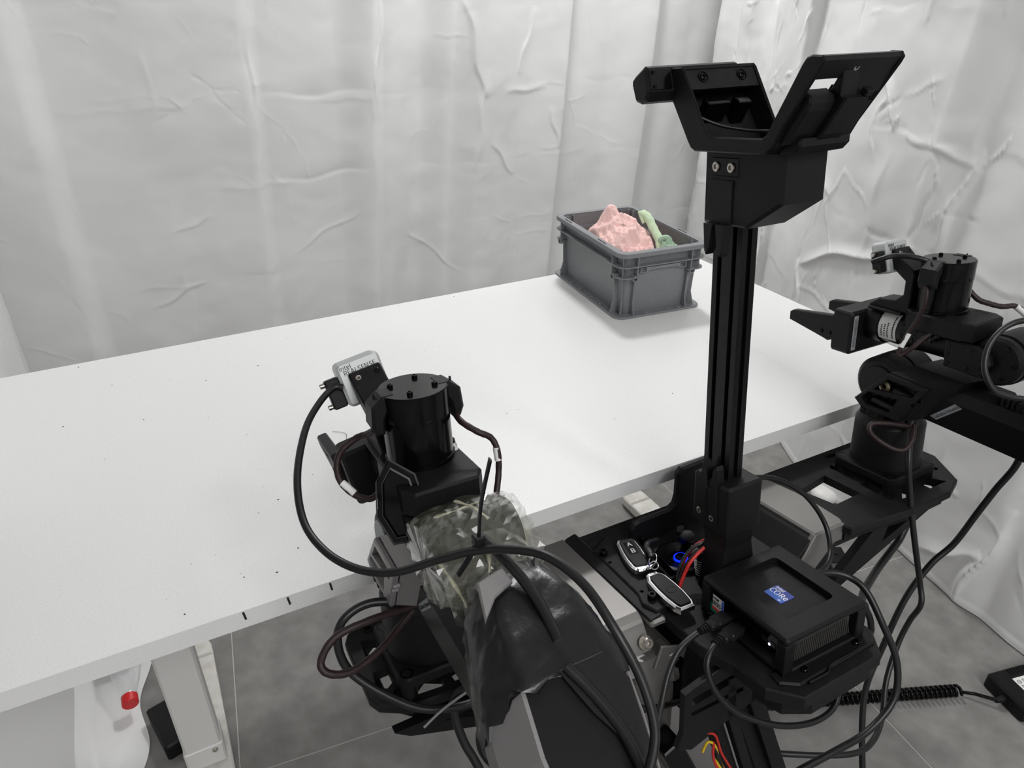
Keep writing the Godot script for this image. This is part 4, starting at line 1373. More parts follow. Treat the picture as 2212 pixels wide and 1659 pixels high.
	var gb := obj("gripper_body", st, "black_plastic", t)
	gb.transform = gb.transform * W
	if not L:
		st = geo()
		box(st, V(X - 0.041, 0.176, -0.1898), V(0.0085, 0.05, 0.0006), 0.0002)
		var gl := obj("gripper_label", st, "label_grey", t, "narrow grey serial label")
		words(gl, "A1XPS3-I0-0x0J-0x01", 0.006, Transform3D(Basis(V(0, 1, 0), V(-1, 0, 0), V(0, 0, 1)), V(X - 0.041, 0.176, -0.1894)), "ink", "lettering", "Droid Sans", 0.75)
	var open := 0.056 if L else 0.047
	for q in [-1, 1]:
		st = geo()
		box(st, V(X + q * (open - 0.01), 0.175, -0.226), V(0.016, 0.03, 0.014), 0.002)
		var jc := obj("jaw_carrier", st, "black_plastic", t)
		jc.transform = jc.transform * W
		st = geo()
		prism(st, A * TX, P2([-0.301, 0.183, -0.295, 0.187, -0.224, 0.195, -0.216, 0.191, -0.216, 0.162, -0.23, 0.156, -0.237, 0.158, -0.301, 0.171]), minf(q * open, q * (open - 0.011)), maxf(q * open, q * (open - 0.011)), 0.0015, [P2([-0.285, 0.18, -0.247, 0.184, -0.247, 0.177])] if L else [])
		var fg := obj("finger", st, "black_plastic", t)
		fg.transform = fg.transform * W
		st = geo()
		for z in [-0.241, -0.227]:
			socket_screw(st, V(X + q * open, 0.168, z), V(q, 0, 0), 0.0035, 0.0012)
		obj("finger_screw", st, "black_gloss", fg)
	# yaw motor on top, its base block and cable housings
	st = geo()
	var bp := P2([-0.035, -0.118, -0.025, -0.13, 0.025, -0.13, 0.035, -0.118, 0.036, -0.05, 0.028, -0.038, -0.028, -0.038, -0.036, -0.05])
	prism(st, A * TY, bp, 0.2, 0.2235, 0.002)
	prism(st, A * TX, P2([-0.118, 0.202, -0.05, 0.202, -0.056, 0.172, -0.07, 0.165, -0.1, 0.172]), 0.02, 0.034, 0.001)
	obj("motor_base", st, "black_plastic", t)
	st = geo()
	lathe(st, along(V(X, 0.2235, -0.1), V(X, 0.29, -0.1)), P2([0, 0, 0.0308, 0, 0.0308, 0.004, 0.0296, 0.0045, 0.0296, 0.042, 0.0303, 0.0425, 0.0303, 0.0655, 0.0294, 0.0665, 0, 0.0665]), 48)
	var ym := obj("yaw_motor", st, "black_gloss", t)
	for i in 6:
		var a := TAU * i / 6.0 + 0.5
		st = geo()
		box(st, V(X + cos(a) * 0.03, 0.268, -0.1 + sin(a) * 0.03), V(0.0016, 0.0028, 0.005), 0.0, Basis(Vector3.UP, -a))  # raised pad in place of a dark slot in the motor
		obj("motor_slot_pad", st, "black_plastic", ym)
	for i in 4:
		var a := TAU * i / 4.0 + 0.45
		st = geo()
		socket_screw(st, V(X + cos(a) * 0.019, 0.29, -0.1 + sin(a) * 0.019), Vector3.UP, 0.0026, 0.003)
		obj("cap_screw", st, "black_gloss", ym)
	for q in [-1, 1]:
		st = geo()
		var hp := P2([0.02, 0.0, 0.03, 0.0, 0.04, -0.008, 0.0415, -0.026, 0.038, -0.034, 0.031, -0.034, 0.0295, -0.02, 0.02, -0.004])
		prism(st, Transform3D(Basis(V(q, 0, 0), V(0, 1, 0), V(0, 0, q)), V(X, 0.2905, -0.1)), hp, -0.0115, 0.0115, 0.0025)
		box(st, V(X + q * 0.0345, 0.285, -0.1), V(0.002, 0.012, 0.0012), 0.0003)
		obj("cable_housing", st, "black_plastic", t)
	# bracket that carries the wrist camera
	st = geo()
	prism(st, A * TX, P2([-0.19, 0.2115, -0.188, 0.217, -0.175, 0.2265, -0.152, 0.228, -0.141, 0.238, -0.141, 0.256, -0.158, 0.268, -0.168, 0.286, -0.1655, 0.294, -0.1625, 0.2945, -0.152, 0.285, -0.131, 0.272, -0.129, 0.266, -0.131, 0.213]), -0.0205, 0.0105, 0.0015)
	box(st, V(X, 0.2125, -0.162), V(0.05, 0.004, 0.05), 0.001)
	var br := obj("camera_bracket", st, "black_plastic", t)
	br.transform = br.transform * W
	st = geo()
	socket_screw(st, V(X - 0.0135, 0.2895, -0.158), V(0, 0.68, 0.73), 0.0026, 0.0016)
	obj("bracket_screw", st, "screw_steel", br, "bright bracket screw")
	st = geo()
	socket_screw(st, V(X + 0.0045, 0.2895, -0.158), V(0, 0.68, 0.73), 0.0026, 0.0012)
	obj("bracket_screw", st, "black_gloss", br)
	st = geo()
	tube(st, [V(X - 0.02, 0.205, -0.068), V(X - 0.026, 0.202, -0.075), V(X - 0.0275, 0.197, -0.084), V(X - 0.027, 0.19, -0.09)], 0.006, 10, 5, 0.6, 0.15)
	obj("tape_lump", st, "black_tape", t)
	if L:
		st = geo()
		var hn := V(-0.55, 0.22, 0.8).normalized()
		var hxx := Vector3.UP.cross(hn).normalized()
		var HX := Transform3D(hxx, hn.cross(hxx), hn, V(X - 0.037, 0.209, -0.057))
		var hx := P2([-0.006, 0.030, 0.010, 0.021, 0.016, 0.002, 0.009, -0.028, -0.004, -0.031, -0.015, -0.012, -0.014, 0.016])
		prism(st, HX, hx, -0.004, 0.0, 0.001, [inset(hx, 0.005)])
		var hp2 := obj("end_ring", st, "grey_anodised", t, "grey many-sided end ring")
		st = geo()
		prism(st, HX, inset(hx, 0.0045), -0.006, -0.0025, 0.0005)
		obj("ring_recess", st, "black_gloss", hp2)
	# the depth camera is a thing of its own, screwed to the bracket
	var c := thing("depth_camera", "silver square depth camera above the taped near arm's gripper" if L else "silver square depth camera on the right arm, its plug towards the mast", "camera", V(X - 0.008, 0.262, -0.17), FR * W)
	var n := V(0, 0.27, 0.963)
	var CT := Transform3D(Vector3.RIGHT, n.cross(Vector3.RIGHT), n, V(X - 0.008, 0.2845, -0.164))
	st = geo()
	prism(st, CT, rrect(0.021, 0.021, 0.0055, 5), -0.023, 0.0, 0.0025)
	obj("body", st, "camera_silver", c)
	st = geo()
	prism(st, CT, rrect(0.0185, 0.0185, 0.004, 4), -0.0238, -0.0225, 0.0003)
	var front := obj("front_window", st, "black_gloss", c)
	st = geo()
	for x in [-0.009, 0.009]:
		cyl(st, CT * V(x, 0, -0.0236), CT * V(x, 0, -0.0246), 0.0045, 0.0003, 20)
	obj("lens", st, "black_gloss", front)
	words(c, "intel", 0.0058, Transform3D(CT.basis, CT * V(-0.0125, 0.0155, 0.0002)), "ink")
	words(c, "REALSENSE", 0.0062, Transform3D(CT.basis, CT * V(0.0, 0.0105, 0.0002)), "ink")
	st = geo()
	prism(st, CT, rrect(0.0155, 0.013, 0.003, 3, Vector2(0.003, -0.0045)), 0.0002, 0.0052, 0.0008)
	var mp := obj("mount_plate", st, "black_plastic", c)
	for x in [[-0.0085, "screw_steel"], [0.0135, "black_gloss"]]:
		st = geo()
		socket_screw(st, CT * V(x[0], 0.003, 0.005), n, 0.0026, 0.0014)
		obj("mount_screw", st, x[1], mp)
	st = geo()
	box(st, CT * V(-0.0275, -0.004, -0.009), V(0.013, 0.028, 0.0115), 0.0012, CT.basis)
	var plug := obj("cable_plug", st, "black_rubber", c)
	st = geo()
	for y in [-0.0145, 0.0065]:
		cyl(st, CT * V(-0.034, y, -0.009), CT * V(-0.0385, y, -0.009), 0.0024, 0.0004, 14)
	obj("thumb_screw", st, "screw_steel", plug)
	if L:
		arm_tape(t, FT, X)

func arm_tape(t: Node3D, FT: Transform3D, X: float):
	var n := noise(31, 1.0, 3)
	var r := RandomNumberGenerator.new()
	r.seed = 5
	# clear tape wound round the wrist motor in crinkled layers
	for layer in 2:
		var st := geo()
		var loops := []
		for i in 15:
			var u := float(i) / 14
			var l := PackedVector3Array()
			for k in 44:
				var a := TAU * k / 44.0
				var cr := 0.0335 + layer * 0.0022 + 0.004 * n.get_noise_3d(cos(a) * 1.6 + layer * 7.0, sin(a) * 1.6, u * 3.5) + r.randf_range(-0.0011, 0.0011)
				var w := lerpf(1.0, 0.84, pow(absf(u * 2 - 1), 3.0))
				l.append(V(X - 0.039 + 0.083 * u + 0.004 * n.get_noise_2d(a * 2.0, layer + 3.0), 0.185 + sin(a) * cr * w, 0.0 + cos(a) * cr * 1.35 * w))
			loops.append(l)
		loft(st, loops, true)
		obj("clear_tape", st, "clear_tape", t, "crinkled clear tape")
	var st2 := geo()
	var lp := []
	for i in 8:
		var u := float(i) / 7
		var l := PackedVector3Array()
		for k in 30:
			var a := TAU * k / 30.0
			var w := lerpf(1.0, 0.86, u)
			var b := 1.0 + 0.07 * n.get_noise_3d(cos(a) * 1.5, sin(a) * 1.5, u * 3.0 + 9.0) + r.randf_range(-0.012, 0.012)
			l.append(FT * V(0.004 + cos(a) * 0.04 * w * b, -0.006 + sin(a) * 0.03 * w * b, 0.004 - u * 0.045))
		lp.append(l)
	loft(st2, lp, true)
	obj("clear_tape", st2, "clear_tape", t, "crinkled clear tape")
	# wadded yellowish folds of the same tape
	for q in [[V(X - 0.024, 0.216, -0.01), V(X - 0.002, 0.219, -0.006), V(X + 0.014, 0.2165, -0.012)], [V(X - 0.002, 0.2185, -0.02), V(X + 0.006, 0.2195, -0.002), V(X + 0.012, 0.216, 0.014)], [V(X + 0.036, 0.206, 0.0), V(X + 0.042, 0.194, 0.012), V(X + 0.041, 0.18, 0.018)], [V(X - 0.035, 0.2, 0.02), V(X - 0.03, 0.188, 0.035), V(X - 0.024, 0.17, 0.045)], [V(X - 0.012, 0.207, 0.036), V(X - 0.0, 0.208, 0.04), V(X + 0.008, 0.204, 0.043)], [V(X - 0.004, 0.211, 0.03), V(X - 0.003, 0.206, 0.043), V(X - 0.006, 0.196, 0.05)]]:
		var st3 := geo()
		tube(st3, q, 0.0016, 5, 4, 0.4, 0.4)
		obj("tape_fold", st3, "tape_wad", t, "yellowish folded tape edge")
	# black tape over the front half of the forearm
	var st := geo()
	var loops := []
	var secs := [[-0.012, 0.022, 0.016, 0.009], [0.012, 0.035, 0.024, 0.007], [0.05, 0.043, 0.03, 0.006], [0.08, 0.0485, 0.03, 0.005], [0.12, 0.0475, 0.03, -0.002]]
	for i in 25:
		var z := -0.004 + i / 24.0 * 0.088
		var w := 0.0
		var h := 0.0
		var c := 0.0
		for k in 4:
			if z >= secs[k][0] and z <= secs[k + 1][0]:
				var f: float = (z - secs[k][0]) / (secs[k + 1][0] - secs[k][0])
				w = lerpf(secs[k][1], secs[k + 1][1], f)
				h = lerpf(secs[k][2], secs[k + 1][2], f)
				c = lerpf(secs[k][3], secs[k + 1][3], f)
		var prof := [Vector2(-1.06 * w, -h), Vector2(w * 1.05, -h), Vector2(w * 1.05, h * 0.64), Vector2(0.87 * w, h + 0.0015), Vector2(-0.63 * w, h + 0.0022), Vector2(-1.07 * w, 0.0), Vector2(-1.06 * w, -h)]
		var l := PackedVector3Array()
		for e in 6:
			for m in 8:
				var p: Vector2 = prof[e].lerp(prof[e + 1], m / 8.0)
				var b := 0.0009 + 0.0022 * maxf(-0.3, n.get_noise_3d(p.x * 38.0 + p.y * 20.0, z * 34.0, p.y * 30.0 + 4.0)) + 0.004 * pow(maxf(0.0, n.get_noise_3d(p.x * 90.0 - z * 50.0, z * 40.0, p.y * 60.0 + 9.0)), 1.5)
				var dz := 0.016 * n.get_noise_2d(p.x * 40.0 + 3.0, p.y * 40.0) * (1.0 if i in [0, 24] else 0.0)
				l.append(FT * V(c + p.x + p.normalized().x * b, p.y + p.normalized().y * b, z + dz))
		loops.append(l)
	loft(st, loops, true, true, true)
	obj("black_tape", st, "black_tape", t, "glossy wrinkled black tape")
	st = geo()
	prism(st, Transform3D(FT.basis.x, FT.basis.z, FT.basis.y, FT * V(0, 0.0325, 0)), P2([0.002, 0.078, 0.036, 0.078, 0.044, 0.1, 0.034, 0.142, 0.026, 0.146, 0.01, 0.108]), -0.001, 0.0012, 0.0004)
	obj("tape_tail", st, "black_tape", t, "pointed tail of black tape")
	st = geo()
	prism(st, Transform3D(FT.basis.x, FT.basis.z, FT.basis.y, FT * V(0, 0.0305, 0)), P2([-0.022, 0.002, 0.0, -0.003, 0.002, 0.01, -0.014, 0.016, -0.028, 0.03]), -0.001, 0.0045, 0.0012)
	obj("bare_corner", st, "silver_paint", t, "bare silver corner above the tape")
	st = geo()
	tube(st, [FT * V(0.008, 0.034, 0.078), FT * V(0.016, 0.0335, 0.1), FT * V(0.022, 0.0335, 0.13), FT * V(0.02, 0.033, 0.17), FT * V(0.018, 0.033, 0.23)], 0.0042, 10)
	obj("forearm_cable", st, "cable_black", t)
	st = geo()
	tube(st, [FT * V(-0.004, 0.034, -0.03), FT * V(0.006, 0.036, 0.0), FT * V(0.012, 0.034, 0.03), FT * V(0.012, 0.033, 0.06)], 0.004, 10)
	obj("taped_cable", st, "black_tape", t)

# ---------------------------------------------------------------- small loose things
func fob(label: String, a: Vector3, b: Vector3, buttons: bool):
	var t := thing("key_fob", label, "key fob", (a + b) / 2, FR)
	var len := a.distance_to(b)
	var d := (b - a).normalized()
	var T := Transform3D(d.cross(Vector3.UP).normalized() * -1.0, Vector3.UP, d, (a + b) / 2).orthonormalized()
	T.basis.x = T.basis.y.cross(T.basis.z)
	var out := PackedVector2Array()
	var h := len / 2
	for p in [[-0.62, -1.0], [0.62, -1.0], [0.9, -0.75], [1.0, -0.2], [1.0, 0.3], [0.86, 0.8], [0.66, 1.0], [-0.66, 1.0], [-0.86, 0.8], [-1.0, 0.3], [-1.0, -0.2], [-0.9, -0.75]]:
		out.append(Vector2(p[0] * 0.0145, p[1] * h))
	var st := geo()
	prism(st, T * TY, out, -0.006, 0.004, 0.002)
	obj("chrome_frame", st, "chrome", t, "chrome frame")
	st = geo()
	prism(st, T * TY, inset(out, 0.0036), 0.0035, 0.0058, 0.0008)
	var face := obj("face", st, "black_plastic" if buttons else "black_gloss", t)
	if buttons:
		for q in [["A", -0.45], ["B", -0.02]]:
			st = geo()
			box(st, T * V(0, 0.0058, q[1] * h), V(0.012, 0.0012, 0.0125), 0.0004, T.basis)
			obj("button", st, "black_gloss", face)
			words(face, q[0], 0.0105, Transform3D(Basis(T.basis.x, -T.basis.z, T.basis.y), T * V(0, 0.0066, q[1] * h)), "ink_white")
	else:
		st = geo()
		lathe(st, Transform3D(T.basis.x, -T.basis.z, T.basis.y, T * V(0, 0.0053, 0.002)), P2([0, 0.0004, 0.0048, 0.0004, 0.0052, 0.0008, 0.0064, 0.0008, 0.0068, 0]), 26)
		obj("round_button", st, "black_gloss", face)
	st = geo()
	var e := h if buttons else -h
	box(st, T * V(0, 0.0, e), V(0.016, 0.008, 0.008), 0.002, T.basis)
	obj("ring_lug", st, "chrome", t)

func small_things():
	fob("chrome-edged key fob with raised A and B buttons on the robot deck", V(-0.063, -0.037, -0.204), V(-0.08, -0.034, -0.142), true)
	fob("chrome-edged key fob with one round button, nearer the mini computer", V(-0.077, -0.034, -0.126), V(-0.08, -0.037, -0.058), false)
	var st := geo()
	for q in [[V(-0.074, -0.028, -0.134), 0.0065, 0.0], [V(-0.066, -0.024, -0.14), 0.008, 1.2], [V(-0.071, -0.025, -0.131), 0.005, 2.2]]:
		var ps := []
		for i in 15:
			var a := TAU * i / 14.0
			ps.append(q[0] + Basis(Vector3.UP, q[2]) * V(cos(a) * q[1], sin(a) * q[1] * 0.8, sin(a) * q[1] * 0.5))
		tube(st, ps, 0.0008, 6, 2)
	solo("key_ring", st, "chrome", FR, "small chrome rings joining the two key fobs", "key ring")
	st = geo()
	tube(st, [V(-0.066, -0.022, -0.142), V(-0.062, -0.02, -0.152), V(-0.058, -0.022, -0.163), V(-0.048, -0.024, -0.172), V(-0.03, -0.03, -0.178)], 0.004, 10, 6, 0.6, 0.1)
	solo("key_strap", st, "cable_black", FR, "short braided black strap tied to the key rings", "strap")
	# power brick on the floor
	var BF := Transform3D(Basis(Vector3.UP, deg_to_rad(-12)), V(1.395, 0, -0.375))
	var t := thing("power_brick", "black power brick with white rating label on the floor by the right curtain", "power adapter", Vector3.ZERO, BF)
	st = geo()
	prism(st, Transform3D(Basis(), V(0, 0, 0)) * TY, rrect(0.075, 0.047, 0.006, 3), 0.0, 0.036, 0.004)
	obj("case", st, "black_plastic", t)
	st = geo()
	for i in 12:
		box(st, V(-0.03 + i * 0.008, 0.0362, -0.036), V(0.004, 0.001, 0.016), 0.0003)
	obj("vent_rib", st, "black_gloss", t)
	for z in [-0.03, 0.036]:
		st = geo()
		cyl(st, V(-0.062, 0.0355, z), V(-0.062, 0.0372, z), 0.005, 0.0008, 16)
		obj("rubber_foot", st, "black_rubber", t)
	st = geo()
	box(st, V(0.012, 0.0363, 0.006), V(0.1, 0.0006, 0.056), 0.0)
	var lab := obj("rating_label", st, "paper_white", t, "white rating label with rows of symbols")
	st = geo()
	for i in 7:
		for j in 2:
			var c := V(-0.03 + i * 0.013, 0.0368, -0.012 + j * 0.012)
			if (i + j) % 3 == 0:
				pipe(st, c, c + V(0, 0.0002, 0), 0.0042, 0.0034, 16)
				box(st, c, V(0.004, 0.0003, 0.0007), 0.0)
			elif (i + j) % 3 == 1:
				for w in [V(-0.003, 0, 0), V(0.003, 0, 0)]:
					box(st, c + w, V(0.0007, 0.0003, 0.007), 0.0)
				for w in [V(0, 0, -0.003), V(0, 0, 0.003)]:
					box(st, c + w, V(0.006, 0.0003, 0.0007), 0.0)
			else:
				box(st, c, V(0.008, 0.0003, 0.0008), 0.0, Basis(Vector3.UP, 0.6))
				box(st, c, V(0.008, 0.0003, 0.0008), 0.0, Basis(Vector3.UP, -0.6))
	for k in 3:
		box(st, V(0.016, 0.0367, 0.014 + k * 0.006), V(0.08, 0.0003, 0.0009), 0.0)
	obj("symbol_print", st, "ink", lab)
	st = geo()
	lathe(st, along(V(-0.074, 0.016, 0.0), V(-0.095, 0.016, 0)), P2([0, 0, 0.008, 0, 0.0075, 0.006, 0.0045, 0.02, 0, 0.02]), 16)
	obj("strain_relief", st, "black_rubber", t)
	# coiled cord from the robot to the brick, lying on the floor
	st = geo()
	var a := V(0.82, 0.0135, -0.63)
	var b := V(1.262, 0.0135, -0.445)
	var ax := (b - a).normalized()
	var sd := ax.cross(Vector3.UP)
	var pts := [BF * V(-0.09, 0.016, 0), V(1.285, 0.013, -0.424), b + ax * 0.008 + V(0, -0.006, 0)]
	var turns := 46
	for i in turns * 12 + 1:
		var an := TAU * i / 12.0
		pts.append(b.lerp(a, float(i) / (turns * 12)) + (Vector3.UP * sin(an) + sd * cos(an)) * 0.0098)
	tube(st, pts, 0.0034, 8, 1)
	solo("coiled_cord", st, "black_gloss", ID, "coiled glossy black cord lying on the floor beside the power brick", "cord")
	# bottle
	var BT := Transform3D(Basis(), V(-0.237, 0.046, -1.175))
	var bt := thing("plastic_bottle", "empty clear plastic bottle with red cap lying behind the desk leg", "bottle", Vector3.ZERO, BT)
	st = geo()
	var dir := Transform3D(Basis(Vector3.RIGHT, 0.12) * Basis(Vector3.UP, PI + 0.05), Vector3.ZERO)
	lathe(st, dir, P2([0.013, -0.012, 0.013, 0.004, 0.0155, 0.012, 0.024, 0.04, 0.0305, 0.07, 0.0315, 0.076, 0.030, 0.08, 0.0315, 0.085, 0.0315, 0.105, 0.0300, 0.11, 0.0315, 0.116, 0.0315, 0.19, 0.027, 0.2, 0.012, 0.197, 0, 0.195]), 30, true)
	obj("body", st, "bottle_plastic", bt)
	st = geo()
	lathe(st, dir, P2([0, -0.019, 0.0142, -0.019, 0.0152, -0.0175, 0.0152, -0.002, 0.0148, 0.0, 0, 0.0]), 32)
	obj("cap", st, "cap_red", bt, "red screw cap")
	st = geo()
	lathe(st, dir, P2([0.0135, 0.0005, 0.0155, 0.0005, 0.0155, 0.003, 0.0135, 0.003]), 30)
	obj("neck_ring", st, "bottle_plastic", bt)
	st = geo()
	lathe(st, dir, P2([0.0317, 0.118, 0.0319, 0.118, 0.0319, 0.165, 0.0317, 0.165]), 30)
	obj("label_band", st, "black_gloss", bt)
	st = geo()
	box(st, V(-0.165, 0.02, -1.09), V(0.07, 0.04, 0.11), 0.004, Basis(Vector3.UP, 0.25))
	solo("dark_block", st, "black_plastic", ID, "small dark block on the floor between bottle and desk leg", "block")
	# little foot plate and white ball seen past the right arm plate
	st = geo()
	prism(st, Transform3D(Basis(Vector3.UP, deg_to_rad(-28)), V(1.35, 0, -0.845)) * TY, P2([-0.035, -0.03, 0.035, -0.03, 0.035, 0.025, -0.035, 0.025]), 0.012, 0.016, 0.0008, [circle(Vector2(0.01, 0.0), 0.005)])
	box(st, V(1.325, 0.007, -0.83), V(0.006, 0.014, 0.05), 0.001, Basis(Vector3.UP, deg_to_rad(-28)))
	solo("floor_bracket", st, "black_plastic", ID, "small black bracket plate with one hole on the floor", "bracket")
	st = geo()
	lathe(st, Transform3D(Basis(V(1, 0, 0), V(0, 0, -1), V(0, 1, 0)), V(1.53, 0.0, -1.03)), P2([0, 0, 0.03, 0.0, 0.036, 0.01, 0.034, 0.024, 0.022, 0.032, 0, 0.034]), 28, true)
	solo("white_puck", st, "steel_white", ID, "white round foot on the floor seen through the plate opening", "puck")
	# hairs on the desk
	st = geo()
	for q in [[V(0.175, 0.7008, -0.905), V(0.19, 0.7015, -0.89), V(0.187, 0.7008, -0.872), V(0.2, 0.701, -0.86)], [V(0.15, 0.7008, -0.89), V(0.16, 0.701, -0.872), V(0.18, 0.7008, -0.862)]]:
		tube(st, q, 0.0003, 4, 5)
	solo("loose_thread", st, "ink", ID, "fine dark threads lying on the desk beside the near gripper", "thread")

func cable(called: String, label: String, category: String, pts: Array, r: float, m := "cable_black", group := ""):
	var st := geo()
	tube(st, pts, r, 10, 8, 1.0, 0.04 if m == "sleeve" else 0.0)
	return solo(called, st, m, FR, label, category, group)

func tag_sleeve(parent: MeshInstance3D, a: Vector3, b: Vector3, r: float, text := ""):
	var st := geo()
	cyl(st, a, b, r, 0.0004, 14)
	obj("cable_tag", st, "paper_white", parent, "white cable tag")

func cables():
	var c: MeshInstance3D
	cable("camera_cable", "thick black cable looping from the near depth camera back over the taped forearm", "cable", [V(-0.4, 0.278, -0.163), V(-0.408, 0.279, -0.165), V(-0.425, 0.272, -0.154), V(-0.444, 0.259, -0.133), V(-0.462, 0.237, -0.096), V(-0.468, 0.217, -0.06), V(-0.461, 0.206, -0.028), V(-0.445, 0.201, 0.0), V(-0.424, 0.206, 0.026), V(-0.399, 0.218, 0.045), V(-0.378, 0.228, 0.062), V(-0.36, 0.235, 0.082), V(-0.343, 0.237, 0.105), V(-0.332, 0.228, 0.132), V(-0.328, 0.211, 0.16), V(-0.323, 0.186, 0.18), V(-0.325, 0.161, 0.196), V(-0.337, 0.141, 0.205)], 0.0031)
	var st := geo()
	tube(st, [V(-0.372, 0.234, 0.062), V(-0.37, 0.265, 0.067), V(-0.365, 0.302, 0.077)], 0.0024, 8, 6, 0.35)
	tube(st, [V(-0.372, 0.236, 0.062), V(-0.38, 0.226, 0.064), V(-0.388, 0.21, 0.058)], 0.0024, 8, 6, 0.35)
	box(st, V(-0.372, 0.235, 0.062), V(0.008, 0.008, 0.008), 0.001)
	solo("cable_tie", st, "black_rubber", FR, "black cable tie with upright tail on the clear tape", "cable tie")
	c = cable("sleeved_cable", "red-black braided cable curving from the right of the near motor, white tag on it", "cable", [V(-0.32, 0.259, -0.1), V(-0.322, 0.256, -0.08), V(-0.313, 0.249, -0.066), V(-0.302, 0.241, -0.063), V(-0.299, 0.229, -0.058), V(-0.301, 0.211, -0.055), V(-0.309, 0.195, -0.046)], 0.0028, "sleeve")
	tag_sleeve(c, V(-0.2995, 0.233, -0.0595), V(-0.2995, 0.221, -0.057), 0.0032)
	c = cable("sleeved_cable", "red-black braided cable drooping left of the near motor to the wrist tube", "cable", [V(-0.392, 0.258, -0.102), V(-0.396, 0.249, -0.116), V(-0.403, 0.244, -0.125), V(-0.417, 0.235, -0.127), V(-0.424, 0.223, -0.125), V(-0.424, 0.209, -0.12), V(-0.416, 0.198, -0.111), V(-0.405, 0.195, -0.101), V(-0.393, 0.203, -0.095), V(-0.38, 0.206, -0.086)], 0.003, "sleeve")
	tag_sleeve(c, V(-0.4235, 0.208, -0.1195), V(-0.4155, 0.1985, -0.111), 0.0034)
	c = cable("sleeved_cable", "red-black braided cable hidden behind the near motor block, short white tag", "cable", [V(-0.327, 0.234, -0.095), V(-0.324, 0.221, -0.094), V(-0.32, 0.205, -0.091), V(-0.319, 0.185, -0.083)], 0.003, "sleeve")
	tag_sleeve(c, V(-0.3265, 0.23, -0.095), V(-0.3245, 0.221, -0.094), 0.0034)
	cable("looped_cable", "thick black cable looping round the near arm's base flange", "cable", [V(-0.36, 0.07, -0.1), V(-0.379, 0.069, -0.106), V(-0.417, 0.077, -0.116), V(-0.444, 0.071, -0.114), V(-0.454, 0.05, -0.11), V(-0.449, 0.022, -0.101), V(-0.424, -0.004, -0.083), V(-0.392, -0.023, -0.065), V(-0.354, -0.025, -0.052), V(-0.32, -0.03, -0.06)], 0.0042)
	cable("looped_sleeve", "red-black braided cable loop hanging off the near arm's base", "cable", [V(-0.365, 0.066, -0.105), V(-0.38, 0.066, -0.105), V(-0.424, 0.075, -0.095), V(-0.457, 0.073, -0.092), V(-0.474, 0.057, -0.087), V(-0.47, 0.047, -0.08), V(-0.45, 0.04, -0.08), V(-0.421, 0.042, -0.09), V(-0.396, 0.047, -0.105), V(-0.378, 0.055, -0.112)], 0.0036, "sleeve")
	cable("drop_cable", "black cable dropping from under the near arm plate out of the picture", "cable", [V(-0.33, -0.02, -0.07), V(-0.348, -0.018, -0.064), V(-0.359, -0.023, -0.067), V(-0.365, -0.036, -0.064), V(-0.363, -0.066, -0.05), V(-0.354, -0.1, -0.029), V(-0.34, -0.2, 0.02)], 0.0044)
	cable("drop_cable", "black cable bend below the near arm's beam beside the drop cable", "cable", [V(-0.325, -0.04, -0.07), V(-0.333, -0.06, -0.062), V(-0.343, -0.079, -0.058), V(-0.343, -0.096, -0.05), V(-0.332, -0.108, -0.039), V(-0.3, -0.11, -0.03)], 0.0042)
	cable("grey_tie", "thin grey cable tie tail sticking out under the near arm plate", "cable tie", [V(-0.35, -0.004, -0.047), V(-0.378, -0.016, -0.05), V(-0.4, -0.027, -0.049)], 0.0012, "label_grey")
	cable("thin_wire", "thin black wire running down the side of the near arm's beam", "wire", [V(-0.36, 0.1, 0.0), V(-0.365, 0.092, -0.002), V(-0.369, 0.075, -0.008), V(-0.369, 0.049, -0.009), V(-0.364, 0.022, -0.018)], 0.0013)
	# computer cables with their plugs
	for q in [[V(-0.056, -0.027, -0.02), V(-0.107, -0.022, -0.012), [V(-0.107, -0.022, -0.012), V(-0.131, -0.028, -0.009), V(-0.152, -0.042, -0.001), V(-0.174, -0.06, 0.015), V(-0.198, -0.077, 0.035), V(-0.217, -0.105, 0.051), V(-0.23, -0.16, 0.07)], "black cable with ribbed plug in the computer port nearest the key fobs"], [V(-0.056, -0.029, -0.002), V(-0.097, -0.024, 0.007), [V(-0.097, -0.024, 0.007), V(-0.112, -0.028, 0.013), V(-0.12, -0.04, 0.02), V(-0.116, -0.063, 0.032), V(-0.097, -0.087, 0.046), V(-0.06, -0.108, 0.062), V(-0.019, -0.121, 0.069), V(0.014, -0.122, 0.068), V(0.032, -0.112, 0.06), V(0.031, -0.1, 0.05), V(0.03, -0.08, 0.045)], "thick black cable looping from the computer's second port under its skirt"]]:
		var n := thing("plugged_cable", q[3], "cable", q[0], FR)
		var d: Vector3 = (q[1] - q[0]).normalized()
		var Q := Basis(d, (V(0, 0, 1).cross(d)).normalized(), Vector3.ZERO)
		Q.z = Q.x.cross(Q.y)
		var g := geo()
		tube(g, q[2], 0.0034, 10, 8)
		obj("cord", g, "cable_black", n)
		g = geo()
		box(g, q[0] + d * 0.014, V(0.022, 0.009, 0.0165), 0.0018, Q)
		box(g, q[0] + d * 0.028, V(0.012, 0.0075, 0.013), 0.0018, Q)
		var pg := obj("plug", g, "black_rubber", n)
		g = geo()
		for i in 4:
			lathe(g, along(q[0] + d * (0.034 + i * 0.0036), q[0] + d * 0.06), P2([0, 0, 0.0052 - i * 0.0003, 0, 0.0052 - i * 0.0003, 0.002, 0, 0.002]), 16)
		obj("strain_relief", g, "black_rubber", pg)
		g = geo()
		box(g, q[0] + d * 0.001, V(0.006, 0.0045, 0.012), 0.0004, Q)
		obj("metal_shell", g, "black_anodised", pg)
